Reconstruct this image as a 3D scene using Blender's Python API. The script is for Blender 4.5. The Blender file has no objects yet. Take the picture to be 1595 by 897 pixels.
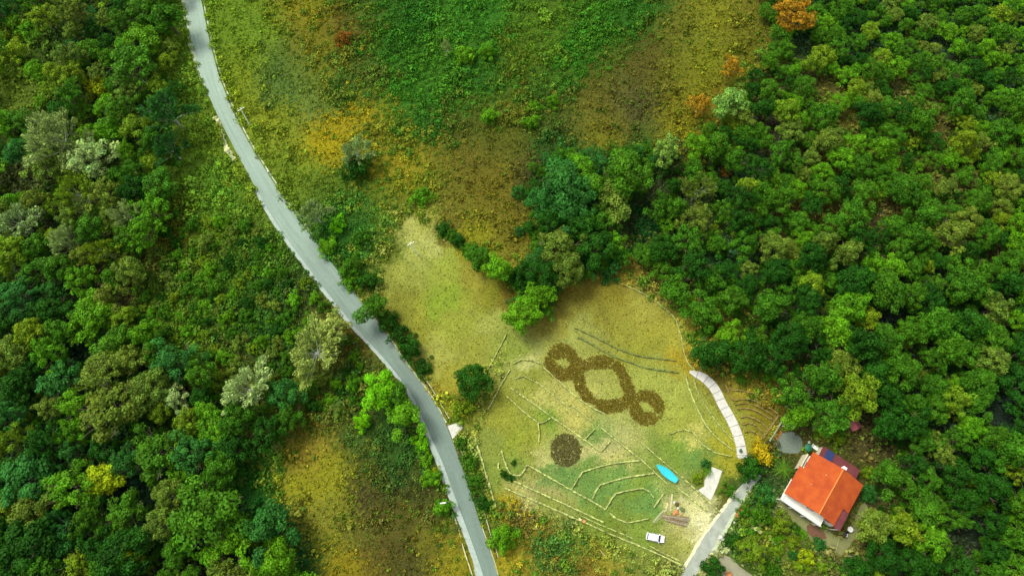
import bpy, math, random
import numpy as np
from mathutils import Vector

random.seed(7)
rng = np.random.default_rng(7)
S = bpy.context.scene
COL = S.collection
R = math.radians

# ---------------------------------------------------------------- camera, sky, sun, exposure
IW, IH, FPX = 1595.0, 897.0, 1064.0
CX, CY = IW / 2, IH / 2
CAM_H = 174.0
TILT = R(17.3)
ct, st = math.cos(TILT), math.sin(TILT)

cam_d = bpy.data.cameras.new('camera')
cam = bpy.data.objects.new('camera', cam_d)
COL.objects.link(cam)
cam.location = (0, 0, CAM_H)
cam.rotation_euler = (TILT, 0, 0)
cam_d.sensor_fit = 'HORIZONTAL'
cam_d.sensor_width = 36.0
cam_d.lens = 36.0 * FPX / IW
cam_d.clip_start = 1.0
cam_d.clip_end = 6000.0
S.camera = cam

SUN_EL, SUN_AZ = R(56), R(-52)          # azimuth measured from +y (image top) clockwise
world = bpy.data.worlds.new('World')
S.world = world
world.use_nodes = True
wn = world.node_tree
for n in list(wn.nodes):
    wn.nodes.remove(n)
sky = wn.nodes.new('ShaderNodeTexSky')
sky.sky_type = 'NISHITA'
sky.sun_disc = False
sky.sun_elevation = SUN_EL
sky.sun_rotation = SUN_AZ
sky.air_density = 1.0
sky.dust_density = 3.0
bg = wn.nodes.new('ShaderNodeBackground')
bg.inputs['Strength'].default_value = 0.15
wo = wn.nodes.new('ShaderNodeOutputWorld')
hsv = wn.nodes.new('ShaderNodeHueSaturation')      # thin overcast: greyer than a clear sky
hsv.inputs['Saturation'].default_value = 0.35
wn.links.new(sky.outputs['Color'], hsv.inputs['Color'])
wn.links.new(hsv.outputs['Color'], bg.inputs['Color'])
wn.links.new(bg.outputs['Background'], wo.inputs['Surface'])

sun_d = bpy.data.lights.new('sun', 'SUN')
sun_d.energy = 1.75
sun_d.angle = R(20)
sun_d.color = (1.0, 0.97, 0.90)
sun = bpy.data.objects.new('sun', sun_d)
COL.objects.link(sun)
sdir = Vector((math.sin(SUN_AZ) * math.cos(SUN_EL), math.cos(SUN_AZ) * math.cos(SUN_EL), math.sin(SUN_EL)))
sun.rotation_euler = sdir.to_track_quat('Z', 'Y').to_euler()
sun.location = (-60, 60, 300)

S.view_settings.view_transform = 'Standard'
S.view_settings.look = 'None'
S.view_settings.gamma = 1.0
S.view_settings.exposure = 1.18
S.render.engine = 'CYCLES'
S.cycles.max_bounces = 5
S.cycles.diffuse_bounces = 3
S.cycles.transmission_bounces = 3
S.cycles.transparent_max_bounces = 4

# ---------------------------------------------------------------- mapping photo point <-> ground
def P(px, py, z=0.0):
    xc, yc = (px - CX) / FPX, -(py - CY) / FPX
    wy = yc * ct + st
    wz = yc * st - ct
    t = (CAM_H - z) / (-wz)
    return Vector((xc * t, wy * t, z))

def proj(x, y, z=0.0):
    dy, dz = y, z - CAM_H
    yc = dy * ct + dz * st
    zc = -dy * st + dz * ct
    return CX + FPX * x / (-zc), CY - FPX * yc / (-zc)

def ppm(px, py, z=0.0):
    p = P(px, py, z)
    return (P(px + 1, py, z) - p).length     # metres per photo pixel

# ---------------------------------------------------------------- colour helpers
def lin(c):
    c = np.asarray(c, float) / 255.0
    return np.where(c <= 0.04045, c / 12.92, ((c + 0.055) / 1.055) ** 2.4)

KG = 0.50
def alb(r, g, b, k=1.0):
    v = np.clip(lin((r, g, b)) * KG * k, 0, 0.85)
    return (float(v[0]), float(v[1]), float(v[2]), 1.0)

# ---------------------------------------------------------------- numpy noise
_perm = np.random.default_rng(3).random((256, 256))
def vnoise(x, y):
    xi, yi = np.floor(x).astype(int), np.floor(y).astype(int)
    fx, fy = x - xi, y - yi
    fx = fx * fx * (3 - 2 * fx); fy = fy * fy * (3 - 2 * fy)
    g = lambda a, b: _perm[a & 255, b & 255]
    return ((g(xi, yi) * (1 - fx) + g(xi + 1, yi) * fx) * (1 - fy)
            + (g(xi, yi + 1) * (1 - fx) + g(xi + 1, yi + 1) * fx) * fy)
def fbm(x, y, o=4):
    s, a, t = 0, 1.0, 0
    for k in range(o):
        s = s + a * vnoise(x * 2 ** k + 17.3 * k, y * 2 ** k + 9.1 * k); t += a; a *= 0.5
    return s / t

def inpoly(px, py, poly):
    px = np.asarray(px, float); py = np.asarray(py, float)
    c = np.zeros(px.shape, bool)
    n = len(poly)
    for i in range(n):
        x1, y1 = poly[i]; x2, y2 = poly[(i + 1) % n]
        m = (y1 > py) != (y2 > py)
        xx = (x2 - x1) * (py - y1) / ((y2 - y1) + 1e-9) + x1
        c ^= m & (px < xx)
    return c

def segdist(px, py, pts):
    d = np.full(np.shape(px), 1e9)
    for (x1, y1), (x2, y2) in zip(pts[:-1], pts[1:]):
        dx, dy = x2 - x1, y2 - y1
        t = np.clip(((px - x1) * dx + (py - y1) * dy) / (dx * dx + dy * dy + 1e-9), 0, 1)
        d = np.minimum(d, np.hypot(px - x1 - t * dx, py - y1 - t * dy))
    return d

def smooth(pts, n=6, closed=False):
    pts = [np.array(p, float) for p in pts]
    out = []
    N = len(pts)
    rngi = range(N) if closed else range(N - 1)
    for i in rngi:
        if closed:
            p0, p1, p2, p3 = pts[i - 1], pts[i], pts[(i + 1) % N], pts[(i + 2) % N]
        else:
            p0, p1, p2, p3 = pts[max(i - 1, 0)], pts[i], pts[i + 1], pts[min(i + 2, N - 1)]
        for k in range(n):
            t = k / n
            out.append(tuple(0.5 * (2 * p1 + (p2 - p0) * t + (2 * p0 - 5 * p1 + 4 * p2 - p3) * t * t
                                    + (3 * p1 - p0 - 3 * p2 + p3) * t ** 3)))
    if not closed:
        out.append(tuple(pts[-1]))
    return out

# ---------------------------------------------------------------- object helpers
def tag(o, label=None, cat=None, group=None, kind=None):
    if label: o['label'] = label
    if cat: o['category'] = cat
    if group: o['group'] = group
    if kind: o['kind'] = kind
    return o

def empty(name, loc, rz=0.0, label=None, cat=None, group=None):
    o = bpy.data.objects.new(name, None)
    COL.objects.link(o)
    o.empty_display_size = 0.3
    o.location = loc
    o.rotation_euler = (0, 0, rz)
    return tag(o, label, cat, group)

def link(name, me, mat=None, parent=None):
    if mat is not None and not me.materials:
        me.materials.append(mat)
    o = bpy.data.objects.new(name, me)
    COL.objects.link(o)
    if parent: o.parent = parent
    return o

def mesh_quads(name, V, tint=None, mat=None):
    """V (n,4,3) loose quads, tint (n,3) per quad"""
    n = len(V)
    me = bpy.data.meshes.new(name)
    me.vertices.add(n * 4)
    me.vertices.foreach_set('co', np.ascontiguousarray(V, dtype=np.float32).ravel())
    me.loops.add(n * 4)
    me.loops.foreach_set('vertex_index', np.arange(n * 4, dtype=np.int32))
    me.polygons.add(n)
    me.polygons.foreach_set('loop_start', np.arange(0, n * 4, 4, dtype=np.int32))
    me.polygons.foreach_set('loop_total', np.full(n, 4, dtype=np.int32))
    me.update()
    if tint is not None:
        a = me.color_attributes.new('tint', 'FLOAT_COLOR', 'POINT')
        c = np.ones((n, 4, 4), np.float32)
        c[:, :, :3] = tint[:, None, :]
        a.data.foreach_set('color', c.ravel())
    if mat: me.materials.append(mat)
    return me

class MB:
    def __init__(s): s.v, s.f = [], []
    def add(s, vs, fs):
        b = len(s.v)
        s.v += [tuple(v) for v in vs]
        s.f += [tuple(b + i for i in f) for f in fs]
    def box(s, c, d, rz=0.0, taper=1.0, tilt=0.0):
        ca, sa = math.cos(rz), math.sin(rz)
        vs = []
        for z, k in ((-1, 1.0), (1, taper)):
            for x, y in ((-1, -1), (1, -1), (1, 1), (-1, 1)):
                X, Y, Z = x * d[0] / 2 * k, y * d[1] / 2 * k, z * d[2] / 2 + tilt * x * d[0] / 2
                vs.append((c[0] + X * ca - Y * sa, c[1] + X * sa + Y * ca, c[2] + Z))
        s.add(vs, [(3, 2, 1, 0), (4, 5, 6, 7), (0, 1, 5, 4), (1, 2, 6, 5), (2, 3, 7, 6), (3, 0, 4, 7)])
    def tube(s, p, q, r0, r1=None, n=8, cap=True):
        p, q = Vector(p), Vector(q)
        if r1 is None: r1 = r0
        d = (q - p).normalized()
        a = d.cross(Vector((0, 0, 1)))
        if a.length < 1e-3: a = Vector((1, 0, 0))
        a.normalize(); b = d.cross(a)
        vs = []
        for c, r in ((p, r0), (q, r1)):
            for k in range(n):
                t = 2 * math.pi * k / n
                vs.append(c + a * (r * math.cos(t)) + b * (r * math.sin(t)))
        fs = [(k, (k + 1) % n, n + (k + 1) % n, n + k) for k in range(n)]
        if cap: fs += [tuple(range(n - 1, -1, -1)), tuple(range(n, 2 * n))]
        s.add(vs, fs)
    def lathe(s, c, prof, n=20):
        vs = []
        for r, z in prof:
            for k in range(n):
                t = 2 * math.pi * k / n
                vs.append((c[0] + r * math.cos(t), c[1] + r * math.sin(t), c[2] + z))
        fs = []
        for i in range(len(prof) - 1):
            for k in range(n):
                fs.append((i * n + k, i * n + (k + 1) % n, (i + 1) * n + (k + 1) % n, (i + 1) * n + k))
        fs.append(tuple((len(prof) - 1) * n + k for k in range(n)))
        s.add(vs, fs)
    def prism(s, pts, z0, z1):
        n = len(pts)
        ar = sum(pts[i][0] * pts[(i + 1) % n][1] - pts[(i + 1) % n][0] * pts[i][1] for i in range(n))
        if ar < 0: pts = pts[::-1]
        zf = (lambda p: z1) if not callable(z1) else z1
        vs = [(p[0], p[1], z0) for p in pts] + [(p[0], p[1], zf(p)) for p in pts]
        fs = [tuple(range(n - 1, -1, -1)), tuple(range(n, 2 * n))]
        fs += [(i, (i + 1) % n, n + (i + 1) % n, n + i) for i in range(n)]
        s.add(vs, fs)
    def mesh(s, name, mat=None, bevel=0.0):
        me = bpy.data.meshes.new(name)
        me.from_pydata(s.v, [], s.f)
        me.update()
        if bevel:
            import bmesh
            bm = bmesh.new(); bm.from_mesh(me)
            bmesh.ops.bevel(bm, geom=bm.edges[:], offset=bevel, segments=2, affect='EDGES', profile=0.6)
            bm.to_mesh(me); bm.free()
        if mat: me.materials.append(mat)
        return me
    def build(s, name, mat, parent=None, bevel=0.0):
        return link(name, s.mesh(name, mat, bevel), None, parent)

# ---------------------------------------------------------------- materials
def nodes(name):
    m = bpy.data.materials.new(name)
    m.use_nodes = True
    nt = m.node_tree
    b = nt.nodes['Principled BSDF']
    return m, nt, b

def mat(name, col, rough=0.8, var=0.18, scale=1.5, bump=0.0, metal=0.0, detail=6, bscale=None, coat=0.0):
    m, nt, b = nodes(name)
    tc = nt.nodes.new('ShaderNodeTexCoord')
    nz = nt.nodes.new('ShaderNodeTexNoise'); nz.inputs['Scale'].default_value = scale
    nz.inputs['Detail'].default_value = detail; nz.inputs['Roughness'].default_value = 0.65
    nt.links.new(tc.outputs['Object'], nz.inputs['Vector'])
    mr = nt.nodes.new('ShaderNodeMapRange')
    mr.inputs['From Min'].default_value = 0.3; mr.inputs['From Max'].default_value = 0.7
    mr.inputs['To Min'].default_value = 1 - var; mr.inputs['To Max'].default_value = 1 + var
    nt.links.new(nz.outputs['Fac'], mr.inputs['Value'])
    mx = nt.nodes.new('ShaderNodeVectorMath'); mx.operation = 'SCALE'
    mx.inputs[0].default_value = col[:3]
    nt.links.new(mr.outputs['Result'], mx.inputs['Scale'])
    nt.links.new(mx.outputs['Vector'], b.inputs['Base Color'])
    b.inputs['Roughness'].default_value = rough
    b.inputs['Metallic'].default_value = metal
    if coat: b.inputs['Coat Weight'].default_value = coat
    if bump:
        n2 = nt.nodes.new('ShaderNodeTexNoise'); n2.inputs['Scale'].default_value = bscale or scale * 4
        n2.inputs['Detail'].default_value = 5
        nt.links.new(tc.outputs['Object'], n2.inputs['Vector'])
        bp = nt.nodes.new('ShaderNodeBump'); bp.inputs['Strength'].default_value = bump
        bp.inputs['Distance'].default_value = 0.05
        nt.links.new(n2.outputs['Fac'], bp.inputs['Height'])
        nt.links.new(bp.outputs['Normal'], b.inputs['Normal'])
    return m

def leaf_mat(name, trans=0.22, use_obj=True, rough=0.6):
    m, nt, b = nodes(name)
    at = nt.nodes.new('ShaderNodeAttribute'); at.attribute_name = 'tint'
    colout = at.outputs['Color']
    if use_obj:
        oi = nt.nodes.new('ShaderNodeObjectInfo')
        mx = nt.nodes.new('ShaderNodeVectorMath'); mx.operation = 'MULTIPLY'
        nt.links.new(at.outputs['Color'], mx.inputs[0]); nt.links.new(oi.outputs['Color'], mx.inputs[1])
        colout = mx.outputs['Vector']
    nt.links.new(colout, b.inputs['Base Color'])
    b.inputs['Roughness'].default_value = rough
    b.inputs['Specular IOR Level'].default_value = 0.06
    tr = nt.nodes.new('ShaderNodeBsdfTranslucent')
    nt.links.new(colout, tr.inputs['Color'])
    ms = nt.nodes.new('ShaderNodeMixShader'); ms.inputs['Fac'].default_value = trans
    nt.links.new(b.outputs['BSDF'], ms.inputs[1]); nt.links.new(tr.outputs['BSDF'], ms.inputs[2])
    nt.links.new(ms.outputs['Shader'], nt.nodes['Material Output'].inputs['Surface'])
    return m

M_LEAF = leaf_mat('leaf')
M_STUFF = leaf_mat('ground_foliage', 0.15, False, 0.75)
M_BARK = mat('bark', alb(110, 95, 70), 0.9, 0.3, 4, 0.5)
M_PALE_BARK = mat('pale_bark', alb(215, 220, 195), 0.9, 0.2, 4, 0.3)

# ground material: vertex colour (grass, soil, litter and some painted tree shade by place) broken up by fine noise
def ground_mat():
    m, nt, b = nodes('ground_soil_and_grass')
    at = nt.nodes.new('ShaderNodeAttribute'); at.attribute_name = 'tint'
    tc = nt.nodes.new('ShaderNodeTexCoord')
    cur = at.outputs['Color']
    for sc, var, rot in ((0.35, 0.14, 0.5), (2.2, 0.30, 0.6), (7.0, 0.22, 0.7)):
        nz = nt.nodes.new('ShaderNodeTexNoise'); nz.inputs['Scale'].default_value = sc
        nz.inputs['Detail'].default_value = 4; nz.inputs['Roughness'].default_value = rot
        nt.links.new(tc.outputs['Object'], nz.inputs['Vector'])
        mr = nt.nodes.new('ShaderNodeMapRange')
        mr.inputs['From Min'].default_value = 0.3; mr.inputs['From Max'].default_value = 0.7
        mr.inputs['To Min'].default_value = 1 - var; mr.inputs['To Max'].default_value = 1 + var
        nt.links.new(nz.outputs['Fac'], mr.inputs['Value'])
        vm = nt.nodes.new('ShaderNodeVectorMath'); vm.operation = 'SCALE'
        nt.links.new(cur, vm.inputs[0]); nt.links.new(mr.outputs['Result'], vm.inputs['Scale'])
        cur = vm.outputs['Vector']
    nt.links.new(cur, b.inputs['Base Color'])
    b.inputs['Roughness'].default_value = 0.95
    b.inputs['Specular IOR Level'].default_value = 0.1
    n2 = nt.nodes.new('ShaderNodeTexNoise'); n2.inputs['Scale'].default_value = 5
    n2.inputs['Detail'].default_value = 5
    nt.links.new(tc.outputs['Object'], n2.inputs['Vector'])
    bp = nt.nodes.new('ShaderNodeBump'); bp.inputs['Strength'].default_value = 0.8
    bp.inputs['Distance'].default_value = 0.12
    nt.links.new(n2.outputs['Fac'], bp.inputs['Height'])
    nt.links.new(bp.outputs['Normal'], b.inputs['Normal'])
    return m

# ---------------------------------------------------------------- ground cover colours by place
CTRL = [  # px, py, r, g, b : ground cover there, with tree shade kept in some colours
 (275,40,95,125,25),(290,130,92,122,25),(310,240,95,125,25),(335,300,85,125,25),(290,280,90,120,25),
 (350,40,104,134,24),(400,60,108,136,26),(380,130,122,138,22),(425,180,130,140,24),(450,120,100,122,38),
 (440,215,124,136,30),(485,170,105,125,42),(525,205,172,150,15),(548,190,165,145,20),(505,215,160,145,15),(400,230,114,134,27),
 (450,265,108,130,27),(500,300,85,112,22),(600,250,142,132,25),(630,265,150,135,25),(570,220,85,105,25),
 (650,295,100,120,20),(600,300,110,115,20),(560,320,60,105,25),(520,360,50,100,25),(700,240,112,102,25),(740,255,108,92,22),
 (770,300,120,102,22),(790,350,118,102,22),(700,320,115,107,27),(725,370,150,132,20),(740,390,145,130,25),(790,225,92,95,22),
 (600,330,95,120,25),(570,360,60,110,30),(600,390,95,110,25),(540,400,55,105,25),
 (560,20,65,100,20),(545,35,105,78,18),(480,15,135,125,20),(505,80,118,115,20),(490,60,110,105,22),(600,60,50,98,15),
 (700,60,66,115,20),(620,130,50,105,15),(700,140,62,112,20),(660,190,52,102,20),(760,120,52,102,20),
 (800,100,82,102,15),(850,60,80,112,20),(900,100,50,105,15),(960,40,50,102,15),(1010,20,50,100,20),
 (640,30,42,92,15),(740,30,55,110,20),(560,110,80,95,25),(540,140,58,98,22),(430,110,72,100,34),(440,140,76,106,38),
 (840,150,55,95,20),(800,170,95,100,20),(880,200,75,90,25),(720,210,75,85,22),
 (930,150,102,92,25),(1000,90,96,82,25),(1050,30,104,104,25),(1080,60,110,114,25),(1100,100,118,122,18),
 (1040,130,102,97,25),(960,200,107,97,25),(1050,190,132,122,20),(900,180,112,107,30),(1120,30,130,130,25),
 (1150,30,112,107,25),(1000,160,85,80,35),(1060,120,114,116,22),(945,218,125,118,20),(1090,135,122,122,18),(1160,70,110,110,20),
 (1095,150,125,100,18),(870,230,40,85,22),(1000,230,50,90,25),
 (870,300,25,70,25),(960,345,48,48,22),(1000,355,25,72,20),(1025,290,45,50,22),(1020,320,25,62,18),(830,280,70,70,25),  # the dark brown point beside the clump holds a tree's cast shade
 (640,360,185,170,85),(640,400,175,165,75),(690,420,160,155,55),(740,430,165,142,50),(770,455,150,122,30),
 (690,470,150,155,45),(620,430,162,150,60),(720,500,165,155,55),(765,510,175,165,75),(690,560,175,160,70),
 (705,600,165,145,45),(650,500,155,140,45),(655,340,165,150,60),(660,380,185,172,90),(690,620,150,130,40),(620,480,150,135,45),
 (690,360,120,100,30),(700,650,140,150,30),(745,540,165,150,55),
 (800,460,140,105,30),(880,440,140,105,30),(905,450,145,117,35),(850,475,130,105,30),(980,430,150,130,45),(1010,430,95,80,30),(1030,440,70,70,25),
 (960,460,140,130,38),(1000,470,162,157,60),(1050,520,166,160,55),(935,490,142,137,45),(860,500,142,132,45),
 (1000,535,152,152,50),(1060,560,165,145,35),(900,525,157,160,72),(1000,590,160,165,68),(1045,610,160,165,68),
 (1090,640,158,164,64),(1120,670,160,165,60),(1080,682,195,190,95),(1055,700,120,145,50),(1090,715,112,144,60),
 (1150,650,150,150,55),(1140,700,165,160,40),(1110,740,120,135,40),(1140,690,170,165,45),(1075,660,160,165,60),
 (1190,640,142,117,22),(1155,612,165,152,45),(1200,625,120,95,25),(1160,640,140,130,30),(1180,660,145,125,30),(1140,590,115,90,30),
 (780,640,152,154,50),(800,690,144,154,46),(830,590,142,147,50),(862,616,188,184,95),(905,650,190,180,90),(880,635,185,178,90),
 (860,650,120,147,45),(925,675,118,148,62),(830,690,152,156,50),(820,567,196,194,112),(822,582,150,156,60),(850,572,155,157,62),(800,552,150,150,55),(845,597,150,154,58),(870,606,175,170,84),(845,712,195,192,110),(825,705,150,155,52),(830,725,145,152,58),
 (940,690,190,185,115),(960,705,185,180,100),(905,700,190,180,110),(920,730,120,150,62),(965,745,118,150,66),(880,745,108,148,66),(850,738,112,148,66),
 (830,745,175,172,100),(835,752,170,165,95),(865,765,165,160,90),(930,760,112,146,64),(1000,785,112,148,66),(985,762,130,152,50),(860,780,140,150,60),(820,765,185,180,100),
 (785,790,170,150,25),(805,812,90,78,30),(840,832,135,100,25),(860,865,65,108,35),(880,850,70,110,35),(810,850,120,110,30),
 (920,855,132,130,32),(930,830,122,142,45),(1000,830,132,152,55),(1060,840,150,155,55),(1092,822,235,228,172),(1080,810,215,208,140),
 (1060,822,180,175,100),(1070,835,190,185,110),(980,865,122,132,50),(950,885,150,140,40),(1030,880,112,122,40),(800,885,150,135,30),(790,865,165,150,30),
 (885,890,130,100,30),(920,880,140,100,30),(812,800,95,80,30),(745,640,110,112,35),(750,700,142,152,60),(760,740,135,150,55),(800,730,130,150,55),  # the point below the lone tree holds its cast shade
 (700,690,90,80,30),(725,720,70,110,30),(745,790,60,100,30),(765,850,130,125,30),(720,760,90,85,35),
 (470,690,132,112,30),(475,705,150,130,40),(480,750,150,148,26),(465,765,146,144,28),(490,800,135,132,40),(510,850,132,132,30),(540,885,150,122,20),(520,740,146,144,28),
 (560,680,72,97,30),(600,700,57,92,25),(620,740,52,82,25),(590,790,86,78,25),(640,800,92,86,25),(660,770,75,80,25),(570,770,80,65,28),
 (620,850,88,78,25),(680,860,112,107,25),(700,885,145,135,25),(650,885,85,82,30),(410,740,40,95,20),(400,780,32,85,20),
 (450,830,28,82,25),(470,870,25,82,25),(560,640,92,97,25),(440,660,77,92,25),(490,640,97,97,25),(543,525,115,85,22),(550,535,95,85,25),
 (580,860,110,85,25),(560,830,100,100,30),(530,800,130,130,35),(570,730,90,95,25),(640,690,50,90,25),(600,660,50,85,25),(540,600,50,85,25),
 (300,350,88,118,20),(340,440,72,107,20),(250,480,82,112,20),(300,510,82,112,20),(350,560,80,85,25),(330,620,62,82,25),
 (400,480,52,92,20),(270,420,75,92,20),(270,365,95,85,20),(230,540,80,105,22),(350,490,65,95,20),(320,600,85,75,20),
 (380,440,60,100,20),(430,520,40,85,25),(450,480,60,80,25),
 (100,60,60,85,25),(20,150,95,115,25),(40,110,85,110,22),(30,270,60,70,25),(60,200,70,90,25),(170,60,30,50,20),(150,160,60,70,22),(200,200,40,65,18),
 (50,500,25,50,15),(110,540,20,38,15),(200,560,22,40,15),(60,620,25,45,15),(200,760,18,36,14),(60,780,18,38,15),(130,850,18,38,15),  # dark wood floor, shade between the crowns put into the colour
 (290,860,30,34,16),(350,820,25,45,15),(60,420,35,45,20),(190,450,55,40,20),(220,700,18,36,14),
 (1290,130,90,84,28),(1315,180,95,90,28),(1335,140,95,92,30),(1400,130,80,80,30),(1470,190,92,86,30),(1250,325,95,72,25),
 (1300,330,85,75,25),(1395,320,95,88,30),(1360,350,82,70,35),(1555,385,65,60,25),(1205,185,50,40,25),(1480,140,65,65,25),(1580,240,70,65,25),
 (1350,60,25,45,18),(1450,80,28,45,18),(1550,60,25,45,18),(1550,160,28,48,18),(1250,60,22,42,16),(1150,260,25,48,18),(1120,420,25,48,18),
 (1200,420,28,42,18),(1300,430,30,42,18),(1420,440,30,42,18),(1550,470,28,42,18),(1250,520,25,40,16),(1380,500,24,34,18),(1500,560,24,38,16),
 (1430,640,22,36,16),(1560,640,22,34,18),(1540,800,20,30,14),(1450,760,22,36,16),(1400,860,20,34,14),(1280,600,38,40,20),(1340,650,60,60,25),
 (1370,700,72,62,28),(1350,740,90,77,30),(1340,800,117,117,45),(1312,862,122,117,50),(1330,850,115,112,48),(1350,810,115,105,40),(1360,780,60,50,25),(1345,830,95,85,35),
 (1250,815,140,140,80),(1225,790,145,150,92),(1270,835,115,90,55),(1290,845,105,95,45),(1240,850,90,110,32),(1300,875,80,90,35),
 (1170,825,92,122,25),(1210,835,112,118,30),(1255,880,95,100,32),(1180,880,80,105,30),(1150,850,70,100,28),(1200,790,70,110,28),(1155,800,80,105,28),
 (1210,700,70,70,30),(1240,680,95,85,40),(1270,690,90,70,35),(1290,680,90,110,30),(1330,690,90,72,30),(1180,745,30,70,25),(1150,760,70,95,28),(1135,770,100,95,30),
 (1240,735,60,75,30),(1220,760,50,90,28),(1245,705,120,95,35),
]
CTRL_A = np.array(CTRL, float)
_d = np.maximum(CTRL_A[:, 2] - CTRL_A[:, 3], 0)
CTRL_A[:, 2] -= _d * np.where(CTRL_A[:, 3] > 128, .0, .45)
CTRL_A[:, 3] += _d * 0.10
CTRL_A[:, 4] += 6
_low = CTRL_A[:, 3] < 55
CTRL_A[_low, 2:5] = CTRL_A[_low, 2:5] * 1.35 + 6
_tri = inpoly(CTRL_A[:, 0], CTRL_A[:, 1], [(600,330),(700,330),(830,440),(860,520),(720,640),(590,480)]) & (CTRL_A[:, 3] > 115)
CTRL_A[_tri, 2] -= 10
CTRL_A[_tri, 3] += 4
CTRL_L = lin(CTRL_A[:, 2:5])

def ground_colour(px, py):
    """linear target colours of the ground cover around the photographed place"""
    px = np.asarray(px, float); py = np.asarray(py, float)
    px = px + (fbm(px / 26, py / 26) - 0.5) * 44
    py = py + (fbm(px / 26 + 50, py / 26 + 80) - 0.5) * 44
    px, py = px + (fbm(px / 9 + 11, py / 9) - 0.5) * 34, py + (fbm(px / 9, py / 9 + 31) - 0.5) * 34
    px = np.clip(px, -60, IW + 60); py = np.clip(py, -60, IH + 60)
    out = np.zeros((len(px), 3)); ws = np.zeros(len(px))
    for (x, y), c in zip(CTRL_A[:, :2], CTRL_L):
        w = 1.0 / ((px - x) ** 2 + (py - y) ** 2 + 60.0) ** 2.2
        out += w[:, None] * c; ws += w
    return out / ws[:, None] * np.array([[0.96, 1.0, 0.9]])

# ---------------------------------------------------------------- places (outlines on the ground)
ROAD_L = [(279,-40),(288,0),(298,62),(311,112),(326,150),(339,180),(362,225),(400,296),(432,350),(466,398),(507,452),
          (545,500),(572,530),(605,566),(640,613),(663,662),(690,722),(708,772),(727,822),(745,872),(753,897),(768,945)]
ROAD_R = [(304,-40),(313,0),(326,62),(339,112),(352,148),(365,178),(389,225),(436,300),(473,352),(500,388),(540,440),
          (572,482),(597,512),(629,562),(667,612),(693,658),(716,718),(734,772),(750,822),(768,872),(775,897),(790,945)]
SHO_L = [(395,296),(426,350),(460,398),(500,452),(538,500),(566,530),(598,566),(634,613),(656,662),(680,722),(698,772),(718,822),(736,872),(741,897),(752,945)]
DRV_L = [(1038,930),(1058,897),(1070,877),(1090,843),(1108,817),(1121,800),(1133,784),(1148,763),(1166,744),(1174,736)]
DRV_R = [(1068,930),(1083,897),(1097,874),(1111,857),(1128,828),(1143,803),(1155,785),(1168,764),(1181,747),(1186,740)]
TRI = [(628,342),(655,338),(690,375),(740,400),(790,448),(800,470),(792,520),(762,568),(722,590),(715,625),(695,642),
       (683,600),(660,560),(630,510),(603,470),(598,430),(610,380)]
FIELD = [(790,520),(830,500),(872,450),(912,432),(962,440),(1010,462),(1050,495),(1062,530),(1068,560),(1085,580),(1120,590),
         (1215,648),(1190,690),(1158,715),(1160,735),(1125,795),(1088,850),(1063,882),(1040,878),(980,848),(900,815),(785,767),(774,790),
         (762,760),(740,682),(762,640),(788,578)]
MEADOW = [(322,-30),(470,-30),(470,90),(515,165),(570,190),(545,250),(500,320),(478,330),(420,250),(388,180),(345,90)]
BROWN_UP = [(1040,-30),(1190,-30),(1195,60),(1150,110),(1090,190),(1040,230),(900,220),(865,180),(930,130),(990,70)]
BROWN_MID = [(690,235),(820,195),(838,270),(825,340),(800,400),(750,395),(680,335)]
LOWLEFT = [(440,670),(540,690),(585,765),(650,800),(735,930),(480,930),(440,800),(440,700)]
RWOOD = [(1185,-40),(1660,-40),(1660,945),(1330,945),(1322,895),(1350,845),(1368,800),(1362,752),(1320,690),(1262,652),(1222,630),
         (1150,592),(1112,578),(1092,545),(1082,490),(1055,445),(995,395),(1030,300),(1060,240),(1100,200),(1160,120),(1205,60)]
LWOOD = [(-50,-40),(262,-40),(262,90),(288,180),(282,240),(250,290),(232,345),(215,420),(195,470),(230,500),(285,560),(350,575),
         (440,605),(450,650),(395,690),(365,705),(340,740),(400,790),(440,800),(455,860),(500,945),(-50,945)]
LMID = [(250,330),(395,345),(450,410),(500,470),(545,530),(560,560),(600,640),(560,640),(470,640),(420,590),(350,570),(285,550),(235,500),(205,470)]
YARD = [(1105,890),(1140,835),(1185,745),(1205,690),(1250,655),(1320,695),(1362,752),(1368,800),(1340,860),(1310,920),(1100,930)]

def loop_bed_mask(px, py):
    px = np.asarray(px, float); py = np.asarray(py, float)
    T = lambda pts: [(820 + u / 5.608, 500 + v / 5.608) for u, v in pts]
    n = (fbm(px / 5, py / 5) - 0.5) * 3.0
    a = inpoly(px + n, py + n, smooth(T([(160,370),(200,255),(300,195),(400,235),(460,320),(500,390),(470,450),(400,500),(320,520),(240,490),(180,430)]), 5, True))
    a &= ~inpoly(px, py, smooth(T([(170,292),(260,330),(330,318),(378,360),(360,415),(300,410),(255,360)]), 4, True))
    c = inpoly(px + n, py - n, smooth(T([(400,440),(450,370),(530,335),(640,305),(720,320),(790,350),(850,400),(900,490),(935,590),(940,680),(880,760),(740,805),(640,785),(580,715),(500,690),(430,590)]), 5, True))
    c &= ~inpoly(px - n, py, smooth(T([(500,450),(560,420),(700,415),(770,430),(810,500),(845,610),(830,670),(700,690),(600,670),(550,620),(510,540)]), 5, True))
    c &= ~(segdist(px, py, T([(700,415),(775,345)])) < 2.0)
    e = ((px - 1007) ** 2 + (py - 635) ** 2 + 40 * n) < 27 ** 2
    e &= ~inpoly(px, py, T([(975,690),(1060,710),(1180,830),(1165,845),(1090,800),(1030,800),(985,745)]))
    return a | c | e

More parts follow.
